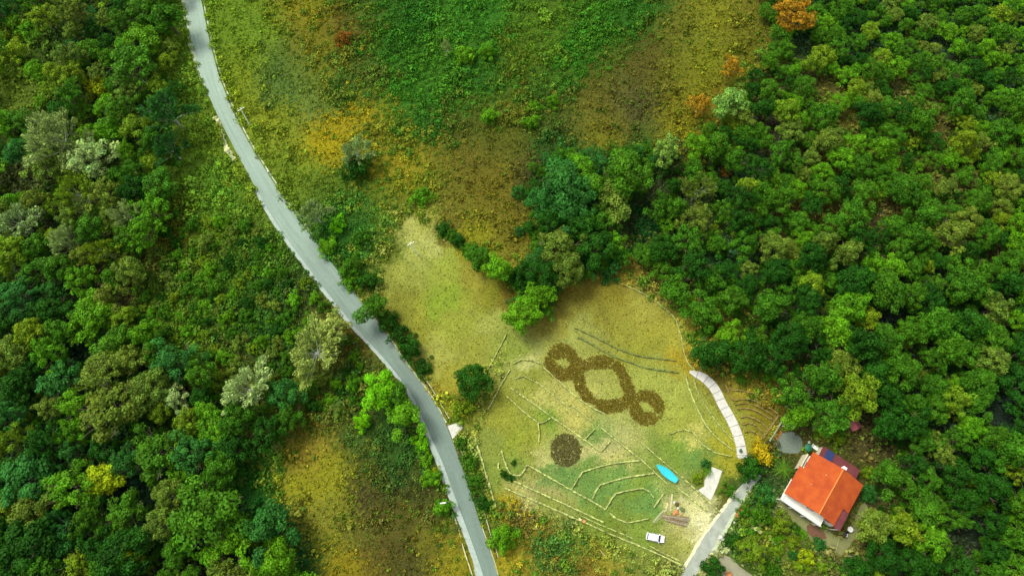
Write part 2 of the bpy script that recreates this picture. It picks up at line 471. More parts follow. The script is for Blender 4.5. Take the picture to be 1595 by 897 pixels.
# ---------------------------------------------------------------- the ground: one sheet to the horizon
def axis(lo, hi, step):
    a = list(np.arange(lo, hi + 1e-6, step))
    s, x, left = step, lo, []
    while x > -2500:
        s *= 1.35; x -= s; left.append(x)
    s, x, right = step, hi, []
    while x < 2500:
        s *= 1.35; x += s; right.append(x)
    return np.array(left[::-1] + a + right)

def build_ground():
    xs, ys = axis(-170, 170, 0.5), axis(-28, 160, 0.5)
    X, Y = np.meshgrid(xs, ys)
    x, y = X.ravel(), Y.ravel()
    px, py = proj(x, np.clip(y, -60, 190))
    px = np.clip(px, -100, IW + 100); py = np.clip(py, -100, IH + 100)
    jit = np.where(inpoly(px, py, TRI) | inpoly(px, py, FIELD), 2.5, 9.0)
    c = ground_colour(px + rng.normal(0, 1, len(px)) * jit, py + rng.normal(0, 1, len(px)) * jit)
    c = c * KG * 0.95 * (0.85 + 0.3 * fbm(x / 6, y / 6))[:, None]
    z = np.zeros_like(x)
    nx, ny = len(xs), len(ys)
    me = bpy.data.meshes.new('ground')
    me.vertices.add(nx * ny)
    me.vertices.foreach_set('co', np.stack([x, y, z], 1).astype(np.float32).ravel())
    i = np.arange(nx * ny).reshape(ny, nx)
    q = np.stack([i[:-1, :-1], i[:-1, 1:], i[1:, 1:], i[1:, :-1]], -1).reshape(-1, 4)
    me.loops.add(len(q) * 4); me.loops.foreach_set('vertex_index', q.astype(np.int32).ravel())
    me.polygons.add(len(q))
    me.polygons.foreach_set('loop_start', np.arange(0, len(q) * 4, 4, dtype=np.int32))
    me.polygons.foreach_set('loop_total', np.full(len(q), 4, dtype=np.int32))
    me.update()
    a = me.color_attributes.new('tint', 'FLOAT_COLOR', 'POINT')
    cc = np.ones((len(x), 4), np.float32); cc[:, :3] = c
    a.data.foreach_set('color', cc.ravel())
    return tag(link('ground', me, ground_mat()), kind='structure')
build_ground()

# ---------------------------------------------------------------- road, shoulder, driveway, paths, pads
def ribbon(name, L, Rr, z, mt, n=6, rag=0.0):
    L, Rr = smooth(L, n), smooth(Rr, n)
    vs, fs = [], []
    for (a, b) in zip(L, Rr):
        p, q = P(*a), P(*b)
        d = (q - p).normalized()
        p = p - d * (random.random() * rag); q = q + d * (random.random() * rag)
        vs += [(p.x, p.y, z), (q.x, q.y, z)]
    for k in range(len(L) - 1):
        fs.append((2 * k, 2 * k + 1, 2 * k + 3, 2 * k + 2))
    me = bpy.data.meshes.new(name)
    me.from_pydata(vs, [], [f[::-1] for f in fs]); me.update()
    a = me.color_attributes.new('lane', 'FLOAT_COLOR', 'POINT')
    run = 0.0
    for k in range(len(vs)):
        if k >= 2: run += (Vector(vs[k]) - Vector(vs[k - 2])).length / 2
        a.data[k].color = (k % 2, run / 150, 0, 1)
    return tag(link(name, me, mt), kind='structure')

def slab(name, pts, z, mt, kind='structure', z0=-0.05):
    m = MB(); m.prism([P(*p)[:2] for p in pts], z0, z)
    return tag(m.build(name, mt), kind=kind)

def road_mat():
    m, nt, b = nodes('worn_asphalt')
    L = nt.links.new
    tc = nt.nodes.new('ShaderNodeTexCoord')
    at = nt.nodes.new('ShaderNodeAttribute'); at.attribute_name = 'lane'     # r: across, g: along (m / 100)
    se = nt.nodes.new('ShaderNodeSeparateColor'); L(at.outputs['Color'], se.inputs['Color'])
    def nz(sc, d, r=0.6, vec=None):
        n = nt.nodes.new('ShaderNodeTexNoise'); n.inputs['Scale'].default_value = sc
        n.inputs['Detail'].default_value = d; n.inputs['Roughness'].default_value = r
        L(vec or tc.outputs['Object'], n.inputs['Vector']); return n
    # older pale surface above, newer grey one below the seam
    ad = nt.nodes.new('ShaderNodeMath'); ad.operation = 'ADD'
    big = nz(0.06, 3)
    mr0 = nt.nodes.new('ShaderNodeMapRange'); mr0.inputs['To Min'].default_value = -.30; mr0.inputs['To Max'].default_value = .30
    L(big.outputs['Fac'], mr0.inputs['Value'])
    L(se.outputs['Green'], ad.inputs[0]); L(mr0.outputs['Result'], ad.inputs[1])
    cr = nt.nodes.new('ShaderNodeValToRGB')
    cr.color_ramp.elements[0].position = 0.25; cr.color_ramp.elements[0].color = alb(160, 184, 160)
    cr.color_ramp.elements[1].position = 0.95; cr.color_ramp.elements[1].color = alb(120, 141, 124)
    L(ad.outputs['Value'], cr.inputs['Fac'])
    cur = cr.outputs['Color']
    # wheel tracks and drawn-out stains
    cmb = nt.nodes.new('ShaderNodeCombineXYZ')
    m1 = nt.nodes.new('ShaderNodeMath'); m1.operation = 'MULTIPLY'; m1.inputs[1].default_value = 7.0; L(se.outputs['Red'], m1.inputs[0])
    m2 = nt.nodes.new('ShaderNodeMath'); m2.operation = 'MULTIPLY'; m2.inputs[1].default_value = 9.0; L(se.outputs['Green'], m2.inputs[0])
    L(m1.outputs['Value'], cmb.inputs['X']); L(m2.outputs['Value'], cmb.inputs['Y'])
    for n, v in ((nz(1.0, 5, 0.6, cmb.outputs['Vector']), 0.15), (nz(1.3, 6, 0.7), 0.10), (nz(14, 3), 0.07)):
        mr = nt.nodes.new('ShaderNodeMapRange')
        mr.inputs['From Min'].default_value = 0.3; mr.inputs['From Max'].default_value = 0.7
        mr.inputs['To Min'].default_value = 1 - v; mr.inputs['To Max'].default_value = 1 + v
        L(n.outputs['Fac'], mr.inputs['Value'])
        vm = nt.nodes.new('ShaderNodeVectorMath'); vm.operation = 'SCALE'
        L(cur, vm.inputs[0]); L(mr.outputs['Result'], vm.inputs['Scale'])
        cur = vm.outputs['Vector']
    L(cur, b.inputs['Base Color'])
    b.inputs['Roughness'].default_value = 0.85
    return m

M_ROAD = road_mat()
M_SHO = mat('pale_concrete_gutter', alb(176, 192, 176), 0.9, 0.22, 1.2, 0.3)
M_CONC = mat('pale_concrete', alb(220, 220, 200), 0.9, 0.2, 0.9, 0.3)
M_DRV = mat('grey_concrete_lane', alb(170, 178, 158), 0.9, 0.28, 0.4, 0.4, detail=8)
M_KERB = mat('kerb_stone', alb(200, 210, 170), 0.9, 0.3, 2.0, 0.5)
M_EDGE = mat('limestone_edging', alb(184, 194, 106), 0.95, 0.6, 1.1, 0.8)
M_DARKEARTH = mat('dark_ditch_earth', alb(60, 62, 30), 0.95, 0.3, 1.5, 0.5)
M_GRAVEL = mat('grey_gravel', alb(118, 132, 112), 0.95, 0.25, 3.0, 0.7)
M_SAND = mat('pale_sand', alb(240, 232, 185), 0.95, 0.12, 0.7, 0.4)
M_BRICKPAVE = mat('reddish_paving', alb(120, 82, 52), 0.9, 0.25, 2.0, 0.3)

ribbon('road', ROAD_L, ROAD_R, 0.016, M_ROAD, rag=0.04)
ribbon('road_shoulder', SHO_L, [(a + 0.8, b) for a, b in ROAD_L[7:]], 0.008, M_SHO, rag=0.15)
ribbon('gravel_verge', [(281,-40),(284,0),(293,62),(305,105),(321,150)], [(285,-40),(289,0),(299,62),(312,112),(327,150)], 0.008, M_KERB, rag=0.5)
ribbon('driveway', DRV_L, DRV_R, 0.012, M_DRV, rag=0.15)
ribbon('driveway_edge', [(a - 2.5, b) for a, b in DRV_L[1:8]], [(a + 1.5, b) for a, b in DRV_L[1:8]], 0.017, M_SAND, rag=0.3)
ribbon('driveway_edge', [(a - 2, b) for a, b in DRV_R[3:8]], [(a + 2.5, b) for a, b in DRV_R[3:8]], 0.017, M_KERB, rag=0.4)
slab('courtyard', [(1213,772),(1228,786),(1262,806),(1300,834),(1316,838),(1322,822),(1345,778),(1352,790),(1340,830),(1310,866),(1288,852),(1250,832),(1214,800)], 0.03,
     mat('mossy_concrete_yard', alb(135, 138, 80), 0.95, 0.25, 0.5, 0.4))
slab('brick_paving', [(1256,818),(1268,815),(1282,825),(1288,838),(1272,842),(1258,830)], 0.045, M_BRICKPAVE)
slab('gravel_yard', smooth([(1208,690),(1216,676),(1232,672),(1246,680),(1250,692),(1246,704),(1230,706),(1214,702)], 4, True), 0.02, M_GRAVEL)
slab('parking_yard', smooth([(1116,880),(1124,866),(1138,868),(1155,884),(1180,905),(1150,920),(1112,912)], 4, True), 0.02,
     mat('worn_concrete_yard', alb(158, 156, 122), 0.95, 0.18, 0.6, 0.4))

# kerb along the right edge of the upper road, with the thin dark slot of earth beside the asphalt
def strip_wall(name, pts, w, h, mt, jit=0.25, step=0.5, z0=-0.03, seed=1, n=6, parent=None):
    """low wall of rough stones along a line, uneven in width and height"""
    r = random.Random(seed)
    W = [P(*p) for p in smooth(pts, n)] if n > 1 else [P(*p) for p in pts]
    line = [W[0]]
    for a, b in zip(W[:-1], W[1:]):
        k = max(1, int((b - a).length / step))
        for i in range(1, k + 1): line.append(a.lerp(b, i / k))
    vs, fs = [], []
    for i, p in enumerate(line):
        d = (line[min(i + 1, len(line) - 1)] - line[max(i - 1, 0)]).normalized()
        nrm = Vector((-d.y, d.x, 0))
        wl, wr = w / 2 * (1 + r.uniform(-jit, jit)), w / 2 * (1 + r.uniform(-jit, jit))
        hh = h * (1 + r.uniform(-jit, jit))
        a, b = p + nrm * wl, p - nrm * wr
        a2, b2 = p + nrm * wl * .82, p - nrm * wr * .82
        vs += [(a.x, a.y, z0), (a2.x, a2.y, hh), (b2.x, b2.y, hh * (1 + r.uniform(-.15, .15))), (b.x, b.y, z0)]
    for i in range(len(line) - 1):
        o, q = 4 * i, 4 * i + 4
        fs += [(o, o + 1, q + 1, q), (o + 1, o + 2, q + 2, q + 1), (o + 2, o + 3, q + 3, q + 2)]
    fs += [(3, 2, 1, 0), tuple(4 * (len(line) - 1) + k for k in range(4))]
    me = bpy.data.meshes.new(name)
    me.from_pydata(vs, [], [f[::-1] for f in fs]); me.update()
    return link(name, me, mt, parent)

kerbline = [(a + 3.6, b) for a, b in ROAD_R[1:10]]
tag(strip_wall('kerb', kerbline, 0.40, 0.14, M_KERB, 0.35, 0.8, seed=4), kind='structure')
tag(strip_wall('kerb', [(a + 2.4, b) for a, b in ROAD_R[12:16]], 0.35, 0.14, M_KERB, 0.3, 0.8, seed=5), kind='structure')
tag(strip_wall('kerb', [(a + 1.5, b) for a, b in ROAD_R[18:22]], 0.22, 0.12, M_KERB, 0.3, 0.8, seed=6), kind='structure')
ribbon('ditch', [(640,570),(665,600),(690,640),(698,654)], [(643,570),(668,600),(693,640),(701,654)], 0.006, M_DARKEARTH)
ribbon('ditch', [(707,684),(720,716),(738,760),(752,800),(762,832),(769,860)], [(711,684),(724,716),(741,760),(755,800),(765,832),(772,860)], 0.006, M_DARKEARTH)

def thing_wall(name, pts, w, h, mt, label, cat, group=None, seed=1, n=6, jit=0.25, step=0.5):
    return tag(strip_wall(name, pts, w, h, mt, jit, step, seed=seed, n=n), label, cat, group)

M_WALLST = mat('old_concrete_wall', alb(205, 205, 150), 0.9, 0.25, 1.2, 0.5)
thing_wall('ditch_wall', [(643,568),(668,598),(693,640),(700,652)], 0.22, 0.35, M_WALLST, 'thin pale wall between the road and the dark hedge, above the concrete slab', 'wall', 'low walls along the road', 11)
thing_wall('ditch_wall', [(711,688),(720,706),(727,726),(733,742)], 0.22, 0.35, M_WALLST, 'thin pale wall along the road starting at the small concrete slab', 'wall', 'low walls along the road', 12)
thing_wall('ditch_wall', [(749,782),(757,806),(765,835),(772,852),(776,868)], 0.2, 0.35, M_WALLST, 'thin pale wall right of the road beside the bright green roadside shrub', 'wall', 'low walls along the road', 13)
thing_wall('ditch_wall', [(720,846),(726,866),(734,890),(742,920)], 0.3, 0.5, M_WALLST, 'straight pale wall left of the road at the bottom photo edge', 'wall', 'low walls along the road', 14, jit=.1)
thing_wall('ditch_wall', [(708,806),(713,820),(718,836)], 0.3, 0.2, M_WALLST, 'broken stub of pale wall left of the road below the lamp', 'wall', 'low walls along the road', 15, jit=.5)

# crumbling stone lay-by wall beside the upper road
def rubble(name, pts, w, label):
    e = strip_wall(name, pts, w, 0.45, mat('rubble_stone', alb(214, 218, 150), 0.95, 0.5, 1.3, 1.0), 0.6, 0.6, seed=21)
    tag(e, label, 'wall'); return e
rubble('stone_wall', [(336,183),(342,196),(345,210),(352,226),(358,240),(366,250)], 1.5, 'crumbling wide pale stone wall at the left edge of the upper road')

# small slab bridge over the ditch
m = MB(); m.prism([P(*p)[:2] for p in [(697,663),(716,657),(721,666),(712,676),(705,684)]], -0.05, 0.12)
tag(m.build('concrete_slab', M_CONC), 'pale concrete slab bridging the ditch between road and garden', 'slab')

# curved white walkway of slabs
WALK = smooth([(1074,579),(1082,582),(1098,590),(1113,606),(1125,630),(1138,653),(1147,673),(1153,693),(1156,713)], 8)
def walkway():
    pts = [P(*p) for p in WALK]
    L = [0.0]
    for a, b in zip(pts[:-1], pts[1:]): L.append(L[-1] + (b - a).length)
    def at(s):
        for i in range(len(pts) - 1):
            if L[i + 1] >= s:
                return pts[i].lerp(pts[i + 1], (s - L[i]) / max(L[i + 1] - L[i], 1e-6)), (pts[i + 1] - pts[i]).normalized()
        return pts[-1], (pts[-1] - pts[-2]).normalized()
    m = MB(); s = 0.0; tot = L[-1]; k = 0
    while s < tot - 0.3:
        ln = 2.3 * random.uniform(.85, 1.15)
        e = min(s + ln, tot)
        wd = 0.25 + 0.95 * min(1, (s + .3) / 3.2)
        wd2 = 0.25 + 0.95 * min(1, (e + .3) / 3.2)
        sub = [s + (e - 0.10 - s) * i / 4 for i in range(5)]
        lft, rgt = [], []
        for i, q in enumerate(sub):
            p, d = at(q); n = Vector((-d.y, d.x, 0)); w = wd + (wd2 - wd) * i / 4
            lft.append((p + n * w)[:2]); rgt.append((p - n * w)[:2])
        m.prism(rgt + lft[::-1], -0.05, 0.30 + 0.05 * math.sin(k * 2.1))
        s = e; k += 1
    return tag(m.build('stone_path', mat('white_path_slabs', alb(222, 220, 204), 0.9, 0.16, 1.2, 0.4)), kind='structure')
walkway()

# triangular concrete pad beside the driveway and the pale sandy turning place
slab('concrete_pad', [(1109,727),(1125,733),(1117,757),(1107,779),(1087,763),(1097,757),(1097,748)], 0.10, M_CONC)
slab('doorstep_slab', [(1147,706),(1163,706),(1163,713),(1150,714)], 0.12, M_CONC)

# ---------------------------------------------------------------- garden edgings
EDG = [
 ([(795,604),(830,628),(860,650),(900,678),(936,703)], 'long stone edging running down to the corner left of the pale diamond patch', .40),
 ([(936,703),(951,686)], 'short stone edging closing the corner beside the pale diamond patch', .40),
 ([(788,616),(812,638),(838,659)], 'stone edging parallel to and below the longest upper garden edging', .34),
 ([(838,659),(840,674),(839,690)], 'short upright stone edging above the pale patch left of the round bed', .34),
 ([(838,659),(848,657),(857,651)], 'short curved stone edging forming the right arm of a small fork', .34),
 ([(845,571),(868,592),(895,616),(920,634),(943,645)], 'stone edging hugging the lower left side of the looped brown bed', .30),
 ([(888,630),(905,642),(920,656)], 'short stone edging below the centre loop of the brown bed', .34),
 ([(912,683),(926,668)], 'short faint stone edging above the pale diamond patch', .26),
 ([(936,666),(971,695),(998,715),(1020,736),(1043,757)], 'long straight stone edging passing left of the turquoise boat', .38),
 ([(988,680),(1005,695),(1040,725),(1076,755)], 'thin straight pale edging touching the right side of the turquoise boat', .26),
 ([(1056,760),(1075,776),(1101,796)], 'straight stone edging between the boat and the sandy turning place', .42),
 ([(1076,756),(1098,776),(1121,797)], 'pale straight edging along the lower left side of the triangular concrete pad', .36),
 ([(781,702),(785,716),(789,727),(795,737),(803,740),(810,740),(816,733),(820,725),(826,726)], 'hook shaped pale stone edging around the small dark bush', .45),
 ([(826,726),(850,740),(890,763),(921,780)], 'straight stone edging below the round bed, right of the hook shaped edging', .45),
 ([(890,762),(898,748),(907,735),(925,729),(946,723),(972,719),(998,717)], 'bent stone edging, uppermost of the two below the round bed', .40),
 ([(921,780),(927,766),(934,755),(952,749),(975,743),(1018,737)], 'bent stone edging, lower of the two below the round bed', .40),
 ([(921,780),(943,793)], 'short stone edging joining the bent edging to the half hexagon', .45),
 ([(943,793),(951,779),(959,768),(980,763),(1001,760),(1012,766),(1018,775)], 'half hexagon of stone edging above the log pile', .40),
 ([(949,799),(961,808),(976,813)], 'broken stone edging at the lower left of the half hexagon', .50),
 ([(976,814),(992,811),(1011,807)], 'nearly level pale edging left of the leaning planks', .30),
 ([(1034,768),(1026,778),(1018,790)], 'short stone edging at the upper left of the log pile', .34),
 ([(801,749),(840,767),(880,785),(910,799),(940,813)], 'straight stone edging running below the hook shaped edging', .40),
 ([(786,760),(830,778),(880,800),(900,809)], 'pale stone edging ending at the orange wheelbarrow', .46),
 ([(912,814),(950,831),(980,843),(1022,861),(1062,880)], 'long straight stone edging passing below the white car', .42),
 ([(1012,850),(1035,862),(1058,873)], 'short thin edging just below the white car', .26),
 ([(777,720),(776,727),(779,732)], 'tiny curved edging left of the hook shaped edging', .40),
 ([(794,576),(780,600),(760,638)], 'straight pale edging on the upper left border of the garden', .34),
 ([(740,676),(742,690),(750,714),(758,742),(766,768),(772,790)], 'pale stone edging on the left border of the garden above the roadside hedge', .60),
 ([(789,520),(778,542),(762,572)], 'thin pale edging between the dry meadow and the garden', .26),
 ([(900,525),(930,541),(955,555),(980,564),(998,571),(1030,577),(1056,580)], 'dark stone edging, lower of two crossing above the looped brown bed', .40),
 ([(895,511),(930,527),(966,545),(998,555),(1030,559),(1052,562)], 'dark stone edging, upper of two crossing above the looped brown bed', .30),
 ([(1068,585),(1071,600),(1078,618),(1087,640),(1101,665),(1120,685),(1143,702)], 'long curved stone edging left of the white slab path', .36),
 ([(1043,676),(1055,671),(1068,670),(1080,675),(1093,692),(1115,705),(1140,711)], 'wavy stone edging around the pale mound above the boat', .30),
 ([(962,440),(985,450),(1010,463),(1035,481),(1050,496),(1060,522),(1064,545),(1072,567),(1085,580)], 'pale curved edging along the wood at the upper right of the field', .22),
 ([(1130,600),(1141,622),(1160,621),(1182,627),(1211,644)], 'outer curved terrace edging right of the white slab path', .45),
 ([(1148,637),(1165,636),(1184,643),(1203,655)], 'middle curved terrace edging right of the white slab path', .40),
 ([(1152,650),(1166,649),(1182,656),(1196,668)], 'inner curved terrace edging right of the white slab path', .40),
 ([(1128,600),(1140,607),(1158,609),(1180,615)], 'uppermost curved terrace edging beside the wood right of the white slab path', .40),
 ([(1144,630),(1162,628),(1183,635),(1207,650)], 'second curved terrace edging from the wood right of the white slab path', .30),
 ([(1156,661),(1167,659),(1179,665),(1191,677)], 'second innermost curved terrace edging right of the white slab path', .35),
 ([(1159,673),(1169,671),(1179,676),(1186,683)], 'innermost short curved terrace edging above the golden shrub', .35),
 ([(800,590),(815,586),(840,598),(870,622),(900,648)], 'rounded stone edging along the upper pale strip of the garden', .26),
 ([(1080,590),(1085,608),(1097,630),(1112,652),(1128,672),(1146,690)], 'inner curved stone edging close to the white slab path', .24),
 ([(905,803),(930,815),(955,825),(985,838)], 'short stone edging between the wheelbarrow and the white car', .28),
 ([(843,567),(830,562),(812,560),(800,566)], 'low stone edging around the bare pale soil at the garden top', .26),
 ([(1213,646),(1200,664),(1187,684)], 'straight brown earth edging at the right end of the curved terraces', .50),
]
M_EDGE_DARK = mat('mossy_edging', alb(120, 135, 62), 0.95, 0.35, 2.0, 0.6)
M_EDGE_BROWN = mat('earthy_edging', alb(150, 130, 60), 0.95, 0.35, 2.0, 0.6)
for i, (pts, lab, w) in enumerate(EDG):
    mt = M_EDGE_DARK if lab.startswith('dark') else (M_EDGE_BROWN if ('terrace' in lab or 'brown earth' in lab) else M_EDGE)
    sm = 4 if ('hook' in lab or 'curv' in lab or 'wavy' in lab or 'brown bed' in lab) else 1
    thing_wall('stone_edging', pts, w * .86, 0.5, mt, lab, 'edging', 'stone edgings of the terraced garden', 30 + i, sm, 0.5, 0.5)

# grey plank wall by the gravel yard
e = empty('plank_wall', P(1210,667), label='long grey plank wall between the curved terraces and the gravel yard', cat='wall')
a, b = P(1223,646), P(1197,687)
m = MB(); mid = (a + b) / 2 - e.location; ln = (b - a).length; an = math.atan2((b - a).y, (b - a).x)
m.box((mid.x, mid.y, 0.45), (ln, 0.28, 0.9), an)
m.build('panel', mat('weathered_grey_planks', alb(165, 172, 130), 0.9, 0.3, 3, 0.5), e, 0.02)
m = MB()
for k in range(5):
    q = a.lerp(b, k / 4) - e.location
    m.box((q.x, q.y, 0.5), (0.16, 0.42, 1.0), an)
m.build('post', mat('weathered_post', alb(140, 145, 110), 0.9, 0.3, 3, 0.5), e)['kind'] = 'stuff'

# ---------------------------------------------------------------- foliage building blocks
def unit(v): return v / (np.linalg.norm(v, axis=-1, keepdims=True) + 1e-9)

def cards(pos, nrm, size, r):
    """leaf cards: irregular quads at pos facing nrm"""
    n = len(pos)
    a = unit(np.cross(nrm, unit(r.normal(size=(n, 3)))))
    b = np.cross(nrm, a)
    s = np.asarray(size).reshape(-1, 1) * np.ones((n, 1))
    ka, kb = r.uniform(.7, 1.25, (n, 1)), r.uniform(.55, 1.0, (n, 1))
    V = np.stack([pos - a * s * ka, pos - b * s * kb + a * s * r.uniform(-.3, .3, (n, 1)), pos + a * s * ka, pos + b * s * kb], 1)
    V[:, 1] += nrm * s * r.uniform(-.25, .25, (n, 1))
    return V

def puff(n, r, size=0.30, zmin=-0.35, jit=0.5, rough=0.18):
    d = unit(r.normal(size=(n * 3, 3)))
    d = d[d[:, 2] > zmin][:n]
    p = d * r.uniform(1 - rough * 2, 1 + rough * .6, (len(d), 1))
    nr = unit(d + jit * r.normal(size=d.shape))
    return cards(p, nr, size * r.uniform(.7, 1.3, len(d)), r)

def crown(r, npuff, rxy, rz, zc, pr=(0.24, 0.38), cardsn=70, csize=0.30, lobes=0.22, droop=0.0, hollow=0.62, vary=.28):
    """uneven crown made of many leafy puffs over a dented dome"""
    V, T = [], []
    ph = r.uniform(0, 6.28, 4); am = r.uniform(.4, 1, 4) * lobes
    k = 0
    gold = math.pi * (3 - math.sqrt(5))
    for i in range(npuff):
        u = (i + .5) / npuff
        z = 1 - 1.45 * u
        th = i * gold + r.uniform(-.5, .5)
        z = max(-.6, min(1, z + r.uniform(-.1, .1)))
        rr = math.sqrt(max(0, 1 - z * z))
        lob = 1 + sum(am[j] * math.sin((j + 2) * th + ph[j]) for j in range(4)) * .6
        rad = r.uniform(hollow, 1.0) * lob
        c = np.array([rr * math.cos(th) * rxy * rad, rr * math.sin(th) * rxy * rad, zc + z * rz * (0.75 + .25 * rad) - droop * rr])
        s = r.uniform(*pr) * rxy * (1 if rad > .5 else .9)
        q = puff(cardsn, r, csize) * np.array([s, s, s * .85]) + c
        V.append(q)
        base = 1 + r.uniform(-vary, vary)
        t = base * r.uniform(.78, 1.22, (len(q), 1)) * np.array([[1, 1, 1]])
        t = t * (1 + r.uniform(-.10, .10, (1, 3)) * np.array([[1, .35, 1]]))
        T.append(t)
    return np.concatenate(V), np.concatenate(T)

def limb_mb(mb, r, p, d, ln, rad, depth, spread=.55, up=.15, n=5):
    p = Vector(p)
    for s in range(2):
        q = p + d * (ln / 2)
        mb.tube(p, q, rad * (1 - .18 * s), rad * (1 - .18 * (s + 1)), n, False)
        p = q
        d = (d + Vector((r.uniform(-.18, .18), r.uniform(-.18, .18), r.uniform(-.1, .15)))).normalized()
    ends = [p]
    if depth > 0:
        for k in range(3 if depth > 1 else 3):
            nd = (d + Vector((r.uniform(-1, 1), r.uniform(-1, 1), r.uniform(-.5, .8))) * spread + Vector((0, 0, up))).normalized()
            ends += limb_mb(mb, r, p, nd, ln * r.uniform(.55, .8), rad * .55, depth - 1, spread, up, 4)
    return ends

PROTO = {}
def make_proto(form, idx):
    r = np.random.default_rng(100 + idx * 7 + sum(map(ord, form)))
    pr = random.Random(idx * 31 + len(form))
    tb = MB(); Rr = 4.0
    if form == 'dome':
        V, T = crown(r, 46, Rr * .84, 3.0, 5.6, (.20, .34), 130, .20)
        tb.tube((0, 0, -.2), (0, 0, 4.6), .30, .17, 7)
        for k in range(5):
            a = k * 1.26; limb_mb(tb, pr, (0, 0, 3.2), Vector((math.cos(a), math.sin(a), .9)).normalized(), 2.6, .11, 1)
    elif form == 'lobed':
        V, T = crown(r, 34, Rr * .82, 3.4, 5.8, (.22, .38), 140, .19, lobes=.5, hollow=.45, vary=.34)
        tb.tube((0, 0, -.2), (0, 0, 4.4), .32, .18, 7)
        for k in range(5):
            a = k * 1.26 + .4; limb_mb(tb, pr, (0, 0, 3.0), Vector((math.cos(a), math.sin(a), .8)).normalized(), 2.8, .12, 1)
    elif form == 'feather':
        V, T = crown(r, 64, Rr * .86, 3.6, 5.6, (.13, .24), 70, .26, lobes=.42, hollow=.5, vary=.3)
        tb.tube((0, 0, -.2), (0, 0, 5.0), .28, .15, 7)
        for k in range(6):
            a = k * 1.05; limb_mb(tb, pr, (0, 0, 3.4), Vector((math.cos(a), math.sin(a), .9)).normalized(), 2.9, .10, 1)
    elif form == 'bare':
        ends = []
        tb.tube((0, 0, -.2), (0, 0, 4.2), .26, .20, 7)
        for k in range(16):
            a = k * 2.399 + pr.uniform(-.25, .25)
            ends += limb_mb(tb, pr, (0, 0, pr.uniform(2.6, 4.3)), Vector((math.cos(a), math.sin(a), pr.uniform(.15, 2.2))).normalized(), pr.uniform(1.6, 2.4), .062, 3, .55, .12, 4)
        ends = np.array([tuple(e) for e in ends])
        sel = ends[r.permutation(len(ends))[:560]]
        Vs, Ts = [], []
        for c in sel:
            q = puff(15, r, .30) * np.array([.34, .34, .34]) * r.uniform(.6, 1.35)
            d = unit(c - np.array([0, 0, 3.2]))
            q = q + (q @ d)[..., None] * d * 1.1 + c              # drawn out along the twig
            Vs.append(q); Ts.append(np.ones((len(q), 3)) * (1 + r.uniform(-.28, .28)) * r.uniform(.8, 1.2, (len(q), 1)))
        V, T = np.concatenate(Vs), np.concatenate(Ts)
        f = Rr / np.percentile(np.hypot(V[..., 0], V[..., 1]), 96)
        V[..., :2] *= f
        tb.v = [(x * f, y * f, z) for x, y, z in tb.v]
    elif form == 'bush':
        V, T = crown(r, 22, Rr * .82, 2.6, 1.5, (.24, .40), 120, .19, lobes=.38, hollow=.5)
        for k in range(4):
            a = k * 1.57 + .3; tb.tube((0, 0, -.1), (math.cos(a) * 1.2, math.sin(a) * 1.2, 2.2), .12, .05, 5)
    elif form == 'clump':
        V, T = crown(r, 40, Rr * .9, 2.0, 1.2, (.14, .26), 70, .26, lobes=.5, hollow=.3, vary=.35)
        for k in range(4):
            a = k * 1.57 + .8; tb.tube((0, 0, -.1), (math.cos(a) * 1.4, math.sin(a) * 1.4, 1.8), .10, .04, 5)
    return mesh_quads('crown_' + form, V, T, M_LEAF), tb.mesh('trunk_' + form, M_PALE_BARK if form == 'bare' else M_BARK), V, T

NV = {'dome': 6, 'lobed': 7, 'feather': 6, 'bare': 3, 'bush': 3, 'clump': 3}
for f_, n_ in NV.items():
    PROTO[f_] = [make_proto(f_, i) for i in range(n_)]
CROWN_MID = {'dome': 6.6, 'lobed': 6.8, 'feather': 6.6, 'bare': 5.5, 'bush': 2.4, 'clump': 1.8}

TREECOL = {  # lit leaf colours as they look
 'dark green': (34, 78, 13), 'mid green': (60, 106, 17), 'bright green': (80, 132, 17), 'yellow green': (100, 129, 22),
 'olive green': (92, 116, 34), 'blue green': (46, 100, 34), 'grey green': (134, 160, 84), 'yellow': (140, 156, 16), 'pale olive': (142, 156, 66), 'silvery': (148, 172, 98), 'pale green': (112, 152, 58),
 'orange': (160, 122, 26), 'golden': (160, 146, 20), 'rusty': (118, 84, 24), 'vivid green': (98, 164, 14)}
KLEAF = 1.75
def leafcol(name, j=0.10):
    c = lin(TREECOL[name]) * KG * KLEAF * 1.06 * random.uniform(1 - j, 1 + j)
    h = random.uniform(-.08, .08)
    return (float(c[0] * (1 + h)), float(c[1]), float(c[2] * (1 - h)), 1.0)

# ---------------------------------------------------------------- trees and shrubs: where and which
TREES = []    # dict(px,py,r,col,form,where,fixed label)
def T_(px, py, r, col, form, label=None, cat='tree', name='tree', grp=None):
    TREES.append(dict(px=px, py=py, r=r, col=col, form=form, label=label, cat=cat, name=name, grp=grp))

H = 'tree'
# --- named trees of the left wood
T_(385,605,40,'silvery','bare','pale silvery tree, lower left of the large pale olive tree')
T_(490,548,48,'pale olive','bare','large pale olive tree with fine radiating twigs left of the road bend')
T_(518,508,28,'pale olive','feather','pale olive feathery tree touching the road bend')
T_(265,178,38,'blue green','bare','blue grey tree with pale radiating branches near the upper road')
T_(266,232,26,'blue green','bare','smaller blue grey bare tree just below the other near the upper road')
T_(92,220,46,'grey green','bare','silvery bare tree, uppermost of the pale cluster at upper left')
T_(138,245,36,'grey green','feather','pale grey green tree on the right of the silvery cluster at upper left')
T_(122,300,32,'yellow green','bare','pale yellow green twiggy tree below the silvery cluster at upper left')
T_(30,348,38,'grey green','bare','pale tree with white branches close to the left photo edge')
T_(105,378,24,'grey green','bare','small pale twiggy tree between two dark gaps at mid left')
T_(162,392,26,'yellow green','bare','small yellow green twiggy tree right of the small pale one at mid left')
